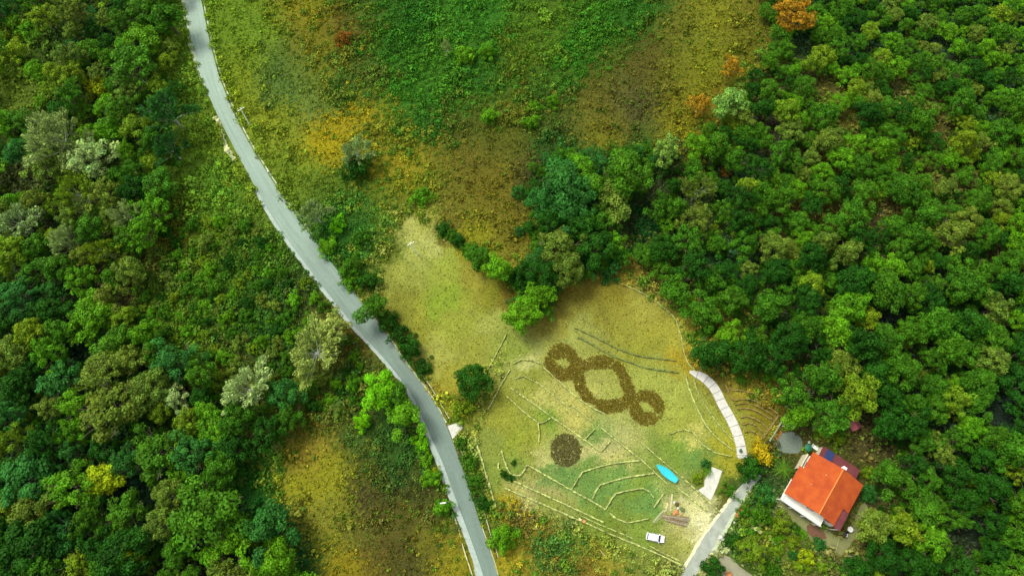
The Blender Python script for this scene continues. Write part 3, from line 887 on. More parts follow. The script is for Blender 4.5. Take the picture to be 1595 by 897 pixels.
T_(200,335,26,'grey green','bare','pale twiggy tree with long grey branches left of the green scrub')
T_(215,62,34,'bright green','dome','bright green round tree near the top left, left of the upper road')
T_(205,100,42,'mid green','feather','broad mid green feathery tree above the yellow bush at upper left')
T_(150,135,24,'yellow','clump','yellow leaved bush in the upper left wood', 'shrub', 'shrub')
T_(138,492,40,'bright green','dome','bright green dense tree standing alone among dark gaps at mid left')
T_(95,590,38,'blue green','feather','blue green feathery tree at the left beside a dark gap')
T_(168,635,52,'olive green','feather','large light green feathery tree in the middle of the left wood')
T_(118,600,18,'yellow','clump','small yellow topped bush at the left of the large feathery tree', 'shrub', 'shrub')
T_(238,705,46,'mid green','feather','large mid green tree above the broad green tree at lower left')
T_(318,800,58,'mid green','lobed','broadest green tree of the left wood, beside the grassy hollow')
T_(262,772,28,'olive green','dome','olive tree on the left shoulder of the broadest lower left tree')
T_(110,758,44,'bright green','feather','light green tree left of the yellow tree at lower left')
T_(158,745,30,'yellow','dome','yellow tree, upper one of two at lower left')
T_(200,860,30,'yellow','dome','yellow tree, lower one of two near the bottom left')
T_(38,742,46,'blue green','dome','dark blue green round tree at the left edge, lower part')
T_(190,800,36,'mid green','feather','mid green tree between the two yellow trees at lower left')
T_(98,815,28,'blue green','bare','grey blue twiggy tree left of the lower yellow tree')
T_(418,822,40,'blue green','lobed','blue green tree beside the yellow scrub at the bottom')
T_(40,850,48,'dark green','dome','wide dark green tree in the bottom left corner')
T_(65,690,30,'dark green','feather','dark green tree above the blue green tree at the left edge')
T_(248,640,22,'yellow green','dome','narrow yellow green tree right of the large feathery tree')
T_(335,672,30,'bright green','dome','bright green tree right of a dark gap in the lower left wood')
T_(290,660,26,'yellow green','feather','yellow green tree at the left of a bright green tree, lower left wood')
T_(270,620,26,'grey green','feather','pale ragged tree above the yellow green trees of the left wood')
T_(45,520,28,'yellow green','dome','yellow green tree beside the left edge at half height')
T_(25,460,34,'blue green','feather','blue green tree cut by the left edge at half height')
T_(190,860,46,'dark green','dome','dark tree behind the lower yellow tree near the bottom edge')
# --- trees along the road
T_(592,605,32,'vivid green','dome','vivid green round tree on the left side of the road bend')
T_(630,650,30,'bright green','lobed','bright green tree below the vivid green one beside the road')
T_(615,615,24,'mid green','dome','mid green tree overhanging the road behind the vivid green tree')
T_(565,657,18,'vivid green','bush','small vivid green bush left of the roadside trees', 'shrub', 'shrub')
T_(737,592,30,'dark green','dome','lone dark green round tree between dry meadow and garden')
T_(580,478,26,'mid green','lobed','green tree on the right side of the road beside the dry meadow')
T_(603,500,22,'dark green','bush','dark green shrub where the hedge begins right of the road bend', 'shrub', 'shrub')
T_(622,520,22,'dark green','clump','dark shrub, second from the top of the hedge along the dry meadow', 'shrub', 'shrub')
T_(640,545,24,'dark green','bush','dark shrub, second from the bottom of the hedge along the dry meadow', 'shrub', 'shrub')
T_(658,572,20,'dark green','clump','dark shrub at the bottom end of the hedge along the dry meadow', 'shrub', 'shrub')
T_(785,836,27,'bright green','bush','bright green shrub on the right of the road near the bottom', 'shrub', 'shrub')
T_(717,634,22,'yellow green','clump','yellow green shrub above the small concrete slab', 'shrub', 'shrub')
T_(720,690,14,'mid green','clump','green shrub just right of the small concrete slab', 'shrub', 'shrub')
T_(732,720,16,'mid green','clump','green shrub, upper of three between the road wall and the garden edging', 'shrub', 'shrub')
T_(742,752,17,'mid green','clump','green shrub, middle of three between the road wall and the garden edging', 'shrub', 'shrub')
T_(754,785,16,'dark green','clump','dark green shrub, lowest of three between the road wall and the garden edging', 'shrub', 'shrub')
T_(655,690,17,'vivid green','clump','vivid green shrub, uppermost of the row left of the lower road', 'shrub', 'shrub')
T_(662,715,17,'bright green','clump','bright green shrub, second of the row left of the lower road', 'shrub', 'shrub')
T_(678,735,10,'yellow','clump','small yellow shrub touching the left side of the lower road', 'shrub', 'shrub')
T_(672,745,19,'bright green','bush','bright green shrub above the street lamp beside the road', 'shrub', 'shrub')
T_(690,788,19,'bright green','bush','bright green shrub around the foot of the street lamp', 'shrub', 'shrub')
# --- middle
T_(882,290,46,'blue green','lobed','blue green tree at the upper left of the central clump')
T_(908,262,26,'bright green','dome','bright green tree top at the upper edge of the central clump')
T_(975,270,42,'mid green','lobed','light crowned tree at the right tip of the central clump')
T_(955,305,36,'olive green','lobed','olive tree below the light crowned one at the right of the central clump')
T_(905,310,28,'blue green','feather','small blue green tree in the heart of the central clump')
T_(845,312,26,'blue green','dome','blue green tree at the left edge of the central clump')
T_(872,378,38,'olive green','feather','pale olive feathery tree in the lower central clump')
T_(885,418,28,'olive green','dome','olive tree at the foot of the central clump beside the field')
T_(905,350,30,'dark green','lobed','dark tree right of the pale feathery one in the central clump')
T_(930,385,34,'dark green','dome','dark green tree at the lower right of the central clump')
T_(958,378,20,'bright green','feather','bright green tree at the right foot of the central clump')
T_(922,412,22,'blue green','bush','blue green bush between central clump and field', 'shrub', 'shrub')
T_(946,425,20,'blue green','clump','pale blue green bush at the top rim of the field', 'shrub', 'shrub')
T_(842,455,28,'bright green','dome','bright green tree hanging over the dry meadow corner')
T_(816,486,30,'bright green','dome','bright green round tree at the lowest tip of the central clump')
T_(845,425,28,'dark green','dome','dark tree above the two bright green ones of the central clump')
T_(812,425,24,'dark green','bush','dark bush between the dry meadow hedge and the central clump', 'shrub', 'shrub')
T_(775,418,24,'bright green','lobed','bright green tree at the end of the hedge above the dry meadow')
T_(745,398,22,'mid green','dome','mid green tree in the hedge above the dry meadow')
T_(715,375,15,'dark green','bush','dark bush in the hedge above the dry meadow', 'shrub', 'shrub')
T_(690,355,16,'dark green','bush','dark bush at the upper end of the hedge above the dry meadow', 'shrub', 'shrub')
T_(703,366,14,'mid green','clump','mid green bush in the meadow hedge between its two dark bushes', 'shrub', 'shrub')
T_(730,388,16,'mid green','bush','mid green bush in the meadow hedge just left of the hedge tree', 'shrub', 'shrub')
T_(760,408,17,'bright green','clump','bright green bush between the two trees of the meadow hedge', 'shrub', 'shrub')
T_(793,434,16,'mid green','clump','mid green bush at the lower right end of the meadow hedge', 'shrub', 'shrub')
T_(808,298,14,'blue green','bush','small blue green bush left of the central clump', 'shrub', 'shrub')
T_(810,360,13,'blue green','clump','small bush at the brown grass left of the central clump', 'shrub', 'shrub')
T_(1085,300,30,'olive green','bare','pale olive twiggy tree right of the central clump')
T_(1085,340,28,'olive green','feather','pale olive feathery tree right of the grassy hollow')
T_(1040,232,24,'pale green','feather','pale grey green tree at the lower end of the brown clearing')
T_(1137,158,28,'pale green','lobed','pale light green tree beside the lower orange tree')
T_(1238,20,34,'orange','feather','large orange tree at the top of the photo')
T_(1140,103,17,'orange','feather','small orange tree at the right edge of the brown clearing')
T_(1092,162,18,'orange','feather','small orange tree, lowest at the right edge of the brown clearing')
T_(1130,268,13,'rusty','clump','small rusty brown bush in the upper right wood', 'shrub', 'shrub')
T_(555,235,24,'grey green','bare','pale twiggy tree between the yellow patches right of the upper road')
T_(552,262,28,'dark green','bush','dark green bush below the pale twiggy tree right of the upper road', 'shrub', 'shrub')
T_(655,305,22,'bright green','clump','bright green bush at the lower end of the yellow scrub', 'shrub', 'shrub')
T_(492,335,24,'grey green','bare','pale twiggy shrub beside the road above the road bend', 'shrub', 'shrub')
T_(525,350,18,'vivid green','clump','vivid yellowish bush above the road bend', 'shrub', 'shrub')
T_(510,385,20,'bright green','bush','bright green bush touching the right road edge at the bend', 'shrub', 'shrub')
T_(560,372,20,'mid green','clump','mid green bush right of the road above the hedge', 'shrub', 'shrub')
T_(545,415,24,'mid green','bush','mid green bush at the inside of the road bend', 'shrub', 'shrub')
T_(575,435,22,'dark green','bush','dark green bush at the left corner of the dry meadow', 'shrub', 'shrub')
T_(545,440,18,'bright green','clump','bright green bush hanging over the asphalt at the road bend', 'shrub', 'shrub')
T_(535,60,16,'rusty','clump','rusty red bush in the scrub at the top', 'shrub', 'shrub')
T_(725,85,20,'bright green','bush','bright green bush in the top scrub right of the middle', 'shrub', 'shrub')
T_(695,75,10,'grey green','bare','dead white twiggy bush in the top scrub', 'shrub', 'shrub')
T_(760,80,17,'bright green','bush','bright green bush, rightmost of two neighbours in the top scrub', 'shrub', 'shrub')
T_(762,180,18,'bright green','bush','bright green bush at the lower rim of the top scrub', 'shrub', 'shrub')
T_(832,165,15,'bright green','clump','bright green bush at the left of the brown clearing', 'shrub', 'shrub')
T_(828,190,16,'bright green','bush','bright green bush below its neighbour left of the brown clearing', 'shrub', 'shrub')
T_(862,158,14,'bright green','clump','small green bush at the very corner of the brown clearing', 'shrub', 'shrub')
# --- garden and yard
T_(800,720,6,'dark green','bush','small dark bush inside the hook shaped edging', 'shrub', 'shrub')
T_(784,738,8,'dark green','bush','small dark bush left of the hook shaped edging', 'shrub', 'shrub')
T_(795,744,8,'dark green','clump','small dark bush directly below the hook shaped edging', 'shrub', 'shrub')
T_(1100,724,11,'blue green','clump','dark bush at the upper tip of the triangular concrete pad', 'shrub', 'shrub')
T_(1087,745,12,'yellow green','clump','yellow green shrub left of the triangular concrete pad', 'shrub', 'shrub')
T_(1170,732,25,'dark green','bush','dark round shrub at the top end of the driveway', 'shrub', 'shrub')
T_(1186,705,23,'golden','bush','golden orange shrub at the foot of the white slab path', 'shrub', 'shrub')
T_(1192,770,21,'blue green','bush','blue green shrub right of the driveway top', 'shrub', 'shrub')
T_(1136,766,14,'mid green','clump','green shrub left of the driveway top', 'shrub', 'shrub')
T_(1185,800,24,'mid green','clump','green shrub right of the orange brick strip', 'shrub', 'shrub')
T_(1140,843,17,'dark green','bush','dark shrub right of the white boulder', 'shrub', 'shrub')
T_(1112,884,21,'dark green','bush','dark shrub beside the parking yard at the bottom edge', 'shrub', 'shrub')
T_(1172,858,26,'yellow green','feather','yellow green fruit tree below the stepping stones')
T_(1215,815,22,'yellow green','clump','yellow green shrub left of the courtyard', 'shrub', 'shrub')
T_(1250,833,10,'bright green','clump','small bright shrub left of the reddish paving', 'shrub', 'shrub')
T_(1235,842,15,'yellow green','bush','row shrub below the courtyard, light green', 'shrub', 'shrub')
T_(1277,848,15,'blue green','clump','blue green shrub below the reddish paving', 'shrub', 'shrub')
T_(1257,868,16,'yellow','bush','yellow shrub at the bottom right of the driveway garden', 'shrub', 'shrub')
T_(1280,880,13,'yellow green','clump','yellow green shrub right of the yellow shrub near the bottom', 'shrub', 'shrub')
T_(1235,864,10,'blue green','clump','tiny blue green shrub left of the yellow shrub near the bottom', 'shrub', 'shrub')
T_(1200,885,20,'mid green','clump','mid green shrub at the bottom edge right of the parking yard', 'shrub', 'shrub')
T_(1355,768,17,'blue green','bush','dark blue green shrub at the right corner of the house', 'shrub', 'shrub')
T_(1305,685,16,'yellow green','clump','yellow green shrub above the maroon lean-to roof', 'shrub', 'shrub')
T_(1322,735,10,'yellow green','clump','hidden', 'shrub', 'shrub') if False else None
T_(1352,735,14,'yellow green','clump','yellow green shrub right of the maroon lean-to roof', 'shrub', 'shrub')
T_(1278,672,14,'yellow green','clump','yellow green spiky shrub right of the white cabinet', 'shrub', 'shrub')
T_(1245,648,24,'bright green','lobed','bright green tree behind the white cabinet')
T_(1390,745,30,'mid green','lobed','mid green tree at the wood edge right of the house')
T_(925,292,34,'mid green','lobed','mid green tree between the two crowns on top of the central clump')
T_(888,335,32,'blue green','lobed','blue green tree in the left centre of the central clump')
T_(935,345,28,'mid green','feather','mid green tree at the inner right of the central clump, above the hollow')
T_(935,258,24,'blue green','feather','blue green tree at the top rim of the central clump')
T_(858,345,24,'dark green','dome','dark green tree on the left flank of the central clump')
NFIX = len(TREES)

# --- fill the woods
taken = [(t['px'], t['py'], t['r']) for t in TREES]
GAPS = [(1182,600,16),(1205,615,10),(1350,790,16),(1105,583,20),(1140,600,14),(1170,612,12),(1205,628,10),(1350,733,24),(1332,690,20),(1365,780,12),(1290,130,20),(1318,182,22),(1402,130,13),(1470,192,20),(1250,322,13),(1300,328,12),(1390,322,20),(1360,345,15),(965,345,16),(1000,358,30),
        (1025,285,14),(1010,430,18),(110,540,20),(225,690,18),(210,750,24),(225,770,18),(300,868,18),(120,465,12),(1385,492,20),(1255,545,14),(1560,645,26),(1500,840,26),
        (1285,615,12),(1340,655,30),(1375,700,26),(1520,820,22),(25,270,30),(20,140,45),(60,175,18),(195,460,14),(215,165,0),(400,770,45),(1555,385,10),(1480,75,10),(60,70,30),
        (1160,270,8),(1205,183,10),(1465,660,12),(1250,65,14)]
def fill(poly, n_try, rfun, cols, forms, spacing, maxn, cat='tree', name='tree', grp=None):
    xs = [p[0] for p in poly]; ys = [p[1] for p in poly]
    cnt = 0
    for _ in range(n_try):
        px, py = random.uniform(min(xs), max(xs)), random.uniform(min(ys), max(ys))
        if not inpoly(np.array([px]), np.array([py]), poly)[0]: continue
        r = rfun(px, py)
        if any((px - x) ** 2 + (py - y) ** 2 < (g * .8 + r * .5) ** 2 for x, y, g in GAPS): continue
        if any((px - x) ** 2 + (py - y) ** 2 < (spacing * (q + r)) ** 2 for x, y, q in taken): continue
        c = cols(px, py)
        T_(px, py, r, c, random.choice(forms), None, cat, name, grp)
        taken.append((px, py, r)); cnt += 1
        if cnt >= maxn: break
    return cnt
def pick(w):
    k = random.random() * sum(w.values())
    for c, v in w.items():
        k -= v
        if k <= 0: return c
    return c
def rw_r(px, py):
    base = 17 + 14 * min(1, max(0, (py - 120) / 480))
    return base * random.uniform(.72, 1.25)
def rw_c(px, py):
    low = min(1, max(0, (py - 250) / 300))
    return pick({'dark green': 18 + 18 * low, 'mid green': 50, 'bright green': 16 - 6 * low, 'yellow green': 6, 'olive green': 9 - 2 * low})
def lw_r(px, py):
    return (21 + 10 * min(1, max(0, (py - 100) / 500))) * random.uniform(.7, 1.3)
def lw_c(px, py):
    low = min(1, max(0, (py - 350) / 300))
    return pick({'dark green': 7 + 15 * low, 'mid green': 36, 'bright green': 16, 'yellow green': 14 - 5 * low, 'olive green': 20 - 10 * low, 'blue green': 7})
GR, GL = 'trees of the wood right of the field', 'trees of the wood left of the road'
fill(RWOOD, 9000, rw_r, rw_c, ['dome', 'lobed', 'lobed', 'dome', 'feather'], .60, 420, grp=GR)
fill(LWOOD, 7000, lw_r, lw_c, ['feather', 'feather', 'dome', 'lobed', 'lobed'], .60, 240, grp=GL)
fill(LMID, 4500, lambda x, y: random.uniform(9, 18), lambda x, y: pick({'mid green': 30, 'yellow green': 18, 'bright green': 22, 'olive green': 15, 'dark green': 14}),
     ['clump', 'bush', 'clump'], .60, 120, 'shrub', 'shrub', 'scrub bushes between the left wood and the road')
GG = [(1158,792),(1188,788),(1205,800),(1262,838),(1262,892),(1205,862),(1160,836),(1150,812)]
fill(GG, 900, lambda x, y: random.uniform(9, 15), lambda x, y: pick({'mid green': 30, 'yellow green': 25, 'bright green': 18, 'olive green': 12, 'dark green': 10}),
     ['clump', 'bush'], .66, 26, 'shrub', 'shrub', 'shrubs of the garden right of the driveway')
fixed_, wild_ = TREES[:NFIX], TREES[NFIX:]
nt_ = 300 - sum(t['cat'] == 'tree' for t in fixed_)
wt_ = sorted([t for t in wild_ if t['cat'] == 'tree' and -12 < t['px'] < IW + 12 and -12 < t['py'] < IH + 12], key=lambda t: -t['r'])[:nt_]
keep_ = set(map(id, wt_))
SMALL = [t for t in wild_ if t['cat'] == 'tree' and id(t) not in keep_]
TREES = fixed_ + [t for t in wild_ if t['cat'] == 'shrub' or id(t) in keep_]
NIND = len(TREES)
# small understorey that fills the gaps: one mass
UNDER0 = len(TREES)
fill(RWOOD, 12000, lambda x, y: random.uniform(8, 14), rw_c, ['bush', 'lobed', 'clump'], .52, 600)
fill(LWOOD, 9000, lambda x, y: random.uniform(8, 14), lw_c, ['bush', 'feather', 'clump'], .52, 420)
CENTRE = [(830,250),(890,232),(960,232),(1035,225),(1035,270),(1000,300),(955,335),(975,400),(935,432),(880,432),(850,485),(810,500),(798,440),(828,380),(818,300)]
fill(CENTRE, 3000, lambda x, y: random.uniform(10, 17), lambda x, y: pick({'blue green': 30, 'mid green': 30, 'dark green': 25, 'olive green': 12}), ['bush', 'lobed', 'feather'], .42, 90)

# ---------------------------------------------------------------- labels for the wood trees: patch, colour, order
ANCH = [(1195,95,'right of the brown clearing'),(1290,55,'just right of the large orange tree'),(1400,35,'along the top edge, right wood'),(1510,40,'near the top right corner'),
 (1575,110,'on the right edge below the top corner'),(1150,215,'below the two small orange trees'),(1270,190,'left of the rusty clearings'),(1365,190,'beside the rusty clearings'),
 (1460,130,'right of the rusty clearings'),(1560,230,'on the right edge, upper part'),(1100,400,'right of the central clump'),(1170,320,'right of the pale olive twiggy tree'),
 (1270,290,'above the middle rusty gap, right wood'),(1370,280,'above the long brown gap, right wood'),(1470,280,'right of the long brown gap, right wood'),(1565,350,'on the right edge, upper middle'),
 (1100,490,'beside the rounded field corner'),(1180,430,'up from the white slab path'),(1280,410,'below the middle rusty gap'),(1380,420,'below the long brown gap, right wood'),
 (1480,420,'in the right wood at half height'),(1565,480,'on the right edge at half height'),(1130,560,'directly above the white slab path'),(1230,560,'above the curved terraces, inside the wood'),
 (1320,540,'straight above the red roofed house'),(1420,550,'up and right of the house'),(1540,590,'on the right edge below half height'),(1400,660,'close to the upper right of the house'),
 (1500,690,'well right of the house'),(1575,760,'on the right edge, lower part'),(1420,770,'directly right of the house'),(1390,860,'below right of the house, bottom edge'),(1480,860,'along the bottom edge, right wood'),(1570,880,'in the bottom right corner'),
 (30,30,'in the top left corner'),(120,50,'along the top edge, left wood'),(220,20,'at the top beside the upper road'),(60,170,'left of the silvery cluster'),(170,190,'right of the silvery cluster'),
 (290,200,'against the upper road verge'),(40,300,'on the left edge, upper part'),(200,280,'left of the green scrub strip'),(60,430,'on the left edge at half height'),(150,430,'among dark gaps at mid left'),
 (40,600,'on the left edge below half height'),(140,560,'above the large light feathery tree'),(240,570,'right of the lone bright tree, mid left'),(330,610,'left of the pale silvery tree'),(410,640,'below the pale silvery tree'),
 (60,680,'left of the large light feathery tree'),(150,690,'below the large light feathery tree'),(270,730,'above the broadest lower left tree'),(380,720,'beside the grassy hollow, lower left'),(40,800,'on the left edge, lower part'),
 (130,830,'between the two yellow trees'),(60,890,'in the bottom left corner'),(230,880,'below the lower yellow tree'),(340,870,'below the broadest lower left tree'),(430,880,'at the bottom beside the yellow scrub'),
 (300,370,'near the top of the scrub'),(370,390,'close to the road, upper scrub'),(280,450,'in the left middle of the scrub'),(360,470,'in the centre of the scrub'),(430,470,'against the road bend, scrub'),(300,530,'at the lower left of the scrub'),(400,550,'above the pale silvery tree, scrub'),(480,480,'by the road above the olive tree'),(540,580,'between the olive tree and the road'),(500,620,'below the large pale olive tree')]
GANCH = [(1180,800,'in the driveway garden near the brick stack'),(1230,830,'in the garden below the courtyard'),(1175,840,'in the garden around the stepping stones'),(1230,880,'in the garden at the bottom edge')]
ORD = ['leftmost', 'second from left', 'third from left', 'fourth from left', 'fifth from left', 'sixth from left', 'seventh from left', 'eighth from left', 'ninth from left', 'tenth from left']
NUM = {3: 'three', 4: 'four', 5: 'five', 6: 'six', 7: 'seven', 8: 'eight', 9: 'nine', 10: 'ten'}
cells = {}
for t in TREES[NFIX:NIND]:
    pool = GANCH if t['px'] > 1100 and t['name'] == 'shrub' else ANCH[59:] if t['name'] == 'shrub' else (ANCH[:34] if t['px'] > 800 else ANCH[34:59])
    a = min(pool, key=lambda q: (q[0] - t['px']) ** 2 + (q[1] - t['py']) ** 2)
    cells.setdefault((a[2], t['col'], t['cat']), []).append(t)
for (ph, c, cat), L in cells.items():
    L.sort(key=lambda t: t['px'])
    for i, t in enumerate(L):
        kind = 'bush' if cat == 'shrub' else 'tree'
        if len(L) == 1: t['label'] = f'{c} {kind} {ph}, only one there'
        elif len(L) == 2:
            if abs(L[0]['px'] - L[1]['px']) > abs(L[0]['py'] - L[1]['py']): w = 'left' if i == 0 else 'right'
            else: w = 'upper' if t['py'] == min(q['py'] for q in L) else 'lower'
            t['label'] = f'{c} {kind} {ph}, {w} of two'
        else: t['label'] = f'{c} {kind} {ph}, {ORD[min(i, 9)]} of {NUM.get(len(L), "several")}'

def place(t):
    form = t['form']
    mid = CROWN_MID[form]
    # crown centre seen at (px,py): iterate because the height scales with the size
    s = t['r'] * ppm(t['px'], t['py'], 6) / 4.0
    zs = random.uniform(.85, 1.2)
    if form in ('dome', 'lobed', 'feather', 'bare'):
        zs *= min(1.0, max(.72, 1.0 / (0.35 + 0.65 * s)))
    z = mid * s * zs
    p = P(t['px'], t['py'], z)
    return Vector((p.x, p.y, 0)), s, zs

for t in TREES[:NIND]:
    loc, s, zs = place(t)
    cm, tm, _, _ = random.choice(PROTO[t['form']])
    nm = t['name']
    e = empty(nm, loc, random.uniform(0, 6.28), t['label'], t['cat'], t['grp'])
    u = random.uniform(.88, 1.14)
    e.scale = (s * u, s / u, s * zs)
    if t['name'] == 'shrub' and not t['grp']: e['group'] = 'shrubs along the road, field and yard'
    if t['name'] == 'tree' and not t['grp']: e['group'] = GL if t['px'] < 540 else ('trees in the middle of the valley' if t['px'] < 1065 else GR)
    o = link('crown' if nm == 'tree' else 'foliage', cm, None, e); o.color = leafcol(t['col'], .13)
    link('trunk' if nm == 'tree' else 'stem', tm, None, e)

def mass(name, items, kind='stuff'):
    VV, TT = [], []
    for t in items:
        loc, s, zs = place(t)
        _, _, V, T = random.choice(PROTO[t['form']])
        a = random.uniform(0, 6.28); ca, sa = math.cos(a), math.sin(a)
        sel = rng.random(len(V)) < 0.62
        v = V[sel]; q = np.empty_like(v)
        q[..., 0] = (v[..., 0] * ca - v[..., 1] * sa) * s + loc.x
        q[..., 1] = (v[..., 0] * sa + v[..., 1] * ca) * s + loc.y
        q[..., 2] = v[..., 2] * s * zs * .8
        VV.append(q); TT.append(T[sel] * np.array(leafcol(t['col']))[:3])
    me = mesh_quads(name, np.concatenate(VV), np.concatenate(TT), M_STUFF)
    return tag(link(name, me), kind='stuff')
mass('forest_undergrowth', TREES[UNDER0:])
mass('small_forest_trees', SMALL)

# ---------------------------------------------------------------- ground cover: scrub, grass
PTEMP = {}
def temps(key, n, size, flat, cnt=6):
    if key not in PTEMP:
        r = np.random.default_rng(len(key) * 13)
        PTEMP[key] = [puff(n, r, size, -0.05, .55, .22) * np.array([1, 1, flat]) for _ in range(cnt)]
    return PTEMP[key]

def scatter(name, px, py, x, y, rad, tmpl, bright=(.7, 1.3), k=1.25, huej=.10, spread=17, dry=1.0):
    c = ground_colour(px + rng.normal(0, spread, len(px)), py + rng.normal(0, spread, len(px))) * KG * k
    if dry < 1 or k > 1.8:                                     # green plants sprout among the dry ones
        gm = rng.random(len(px)) < .16 * (fbm(x / 4 + 9, y / 4, 2) + .5)
        gm &= c[:, 0] > c[:, 1] * .75
        c[gm] = lin((76, 108, 24)) * KG * k
    rad = np.where(c[:, 0] > c[:, 1] * .9, rad * dry, rad)
    VV, TT = [], []
    pick_ = rng.integers(0, len(tmpl), len(x))
    ang = rng.uniform(0, 6.28, len(x))
    cb = rng.uniform(*bright, len(x))
    hj = rng.uniform(-huej, huej, len(x))
    for i, tp in enumerate(tmpl):
        s = pick_ == i
        m_ = int(s.sum())
        if not m_: continue
        ca, sa = np.cos(ang[s])[:, None, None], np.sin(ang[s])[:, None, None]
        rr = rad[s][:, None, None]
        vx = (tp[None, :, :, 0] * ca - tp[None, :, :, 1] * sa) * rr + x[s][:, None, None]
        vy = (tp[None, :, :, 0] * sa + tp[None, :, :, 1] * ca) * rr + y[s][:, None, None]
        vz = np.maximum(tp[None, :, :, 2] * rr, 0.0) + 0.01
        VV.append(np.stack([vx, vy, vz], -1).reshape(-1, 4, 3))
        cc = c[s] * cb[s][:, None]
        cc = cc * np.stack([1 + hj[s], np.ones(m_), 1 - hj[s]], 1)
        t = cc[:, None, :] * rng.uniform(.75, 1.25, (m_, tp.shape[0], 1))
        TT.append(t.reshape(-1, 3))
    me = mesh_quads(name, np.concatenate(VV), np.concatenate(TT), M_STUFF)
    return tag(link(name, me), kind='stuff')

def free_mask(px, py, m=0.0):
    road = [(a - m, b) for a, b in ROAD_L] + [(a + m, b) for a, b in ROAD_R[::-1]]
    sho = [(a - m, b) for a, b in SHO_L] + [(a + 2, b) for a, b in ROAD_L[:6:-1]]
    drv = [(a - m, b) for a, b in DRV_L] + [(a + m, b) for a, b in DRV_R[::-1]]
    bad = inpoly(px, py, road) | inpoly(px, py, sho) | inpoly(px, py, drv)
    bad |= segdist(px, py, WALK) < 9
    for poly in ([(1213,772),(1228,786),(1262,806),(1300,834),(1316,838),(1322,822),(1345,778),(1352,790),(1340,830),(1310,866),(1288,852),(1250,832),(1214,800)],
                 [(1207,690),(1216,675),(1232,671),(1247,679),(1252,692),(1246,705),(1230,708),(1214,703)],
                 [(1114,880),(1124,864),(1138,866),(1156,882),(1184,905),(1150,920),(1110,912)],
                 [(1222,770),(1266,702),(1290,695),(1340,738),(1346,756),(1306,836)],
                 [(1109,727),(1125,733),(1117,757),(1107,779),(1087,763),(1097,757)],
                 [(697,663),(716,657),(721,666),(712,676),(705,684)],
                 [(334,182),(342,180),(370,250),(362,254)]):
        bad |= inpoly(px, py, poly)
    return ~bad

def rand_pts(n):
    x = rng.uniform(-172, 172, n); y = rng.uniform(-26, 160, n)
    px, py = proj(x, y)
    k = (px > -40) & (px < IW + 40) & (py > -40) & (py < IH + 40)
    return px[k], py[k], x[k], y[k]

px, py, x, y = rand_pts(150000)
ok = free_mask(px, py, 2.0)
mown = inpoly(px, py, TRI) | inpoly(px, py, FIELD)
fine = inpoly(px, py, MEADOW) | inpoly(px, py, BROWN_UP) | inpoly(px, py, BROWN_MID) | inpoly(px, py, LOWLEFT)
wood = inpoly(px, py, RWOOD) | inpoly(px, py, LWOOD)
yard = inpoly(px, py, YARD)
scr = ok & ~mown & ~fine & ~wood & ~yard
cl = fbm(x / 5, y / 5, 3)
keep = scr & (rng.random(len(x)) < 0.75)
big = rng.random(len(x)) < .20
rad = (0.26 + .9 * np.clip(cl - .35, 0, .5) * rng.uniform(.5, 1.6, len(x)) + .2 * rng.random(len(x))) * np.where(big, 2.3, 1.0)
ks, kb_ = keep & ~big, keep & big
scatter('scrub', px[ks], py[ks], x[ks], y[ks], rad[ks], temps('scrub', 18, .34, 1.1), (.55, 1.45), 2.15, dry=.7)
scatter('scrub_thickets', px[kb_], py[kb_], x[kb_], y[kb_], rad[kb_], temps('thicket', 56, .20, 1.0), (.65, 1.4), 2.0, dry=.6)
keep = ok & yard & (rng.random(len(x)) < 0.9)
scatter('garden_undergrowth', px[keep], py[keep], x[keep], y[keep], rad[keep] * .75, temps('yard', 14, .38, 1.0), (.5, 1.5), 2.0)
keep = ok & wood & (rng.random(len(x)) < 0.65)
scatter('forest_floor_plants', px[keep], py[keep], x[keep], y[keep], rad[keep] * 1.0, temps('wood', 10, .42, .9), (.6, 1.5), 2.3)

px, py, x, y = rand_pts(230000)
ok = free_mask(px, py, 1.0)
fine = (inpoly(px, py, MEADOW) | inpoly(px, py, BROWN_UP) | inpoly(px, py, BROWN_MID) | inpoly(px, py, LOWLEFT)) & ok & ~inpoly(px, py, LWOOD)
keep = fine
cl = fbm(x / 3 + 40, y / 3, 3)
rad = (.13 + .20 * rng.random(len(x)) ** 2 + .8 * np.clip(cl - .5, 0, .5)) * np.where(rng.random(len(x)) < .05, 2.3, 1.0)
scatter('meadow_plants', px[keep], py[keep], x[keep], y[keep], rad[keep], temps('fine', 10, .44, 1.2), (.5, 1.5), 1.9)
mown = (inpoly(px, py, TRI) | inpoly(px, py, FIELD)) & ok
keep = mown & (rng.random(len(x)) < .8)
scatter('field_grass', px[keep], py[keep], x[keep], y[keep], .10 + .20 * rng.random(keep.sum()) ** 2, temps('mown', 8, .5, .8), (.5, 1.55), 1.6, spread=4)

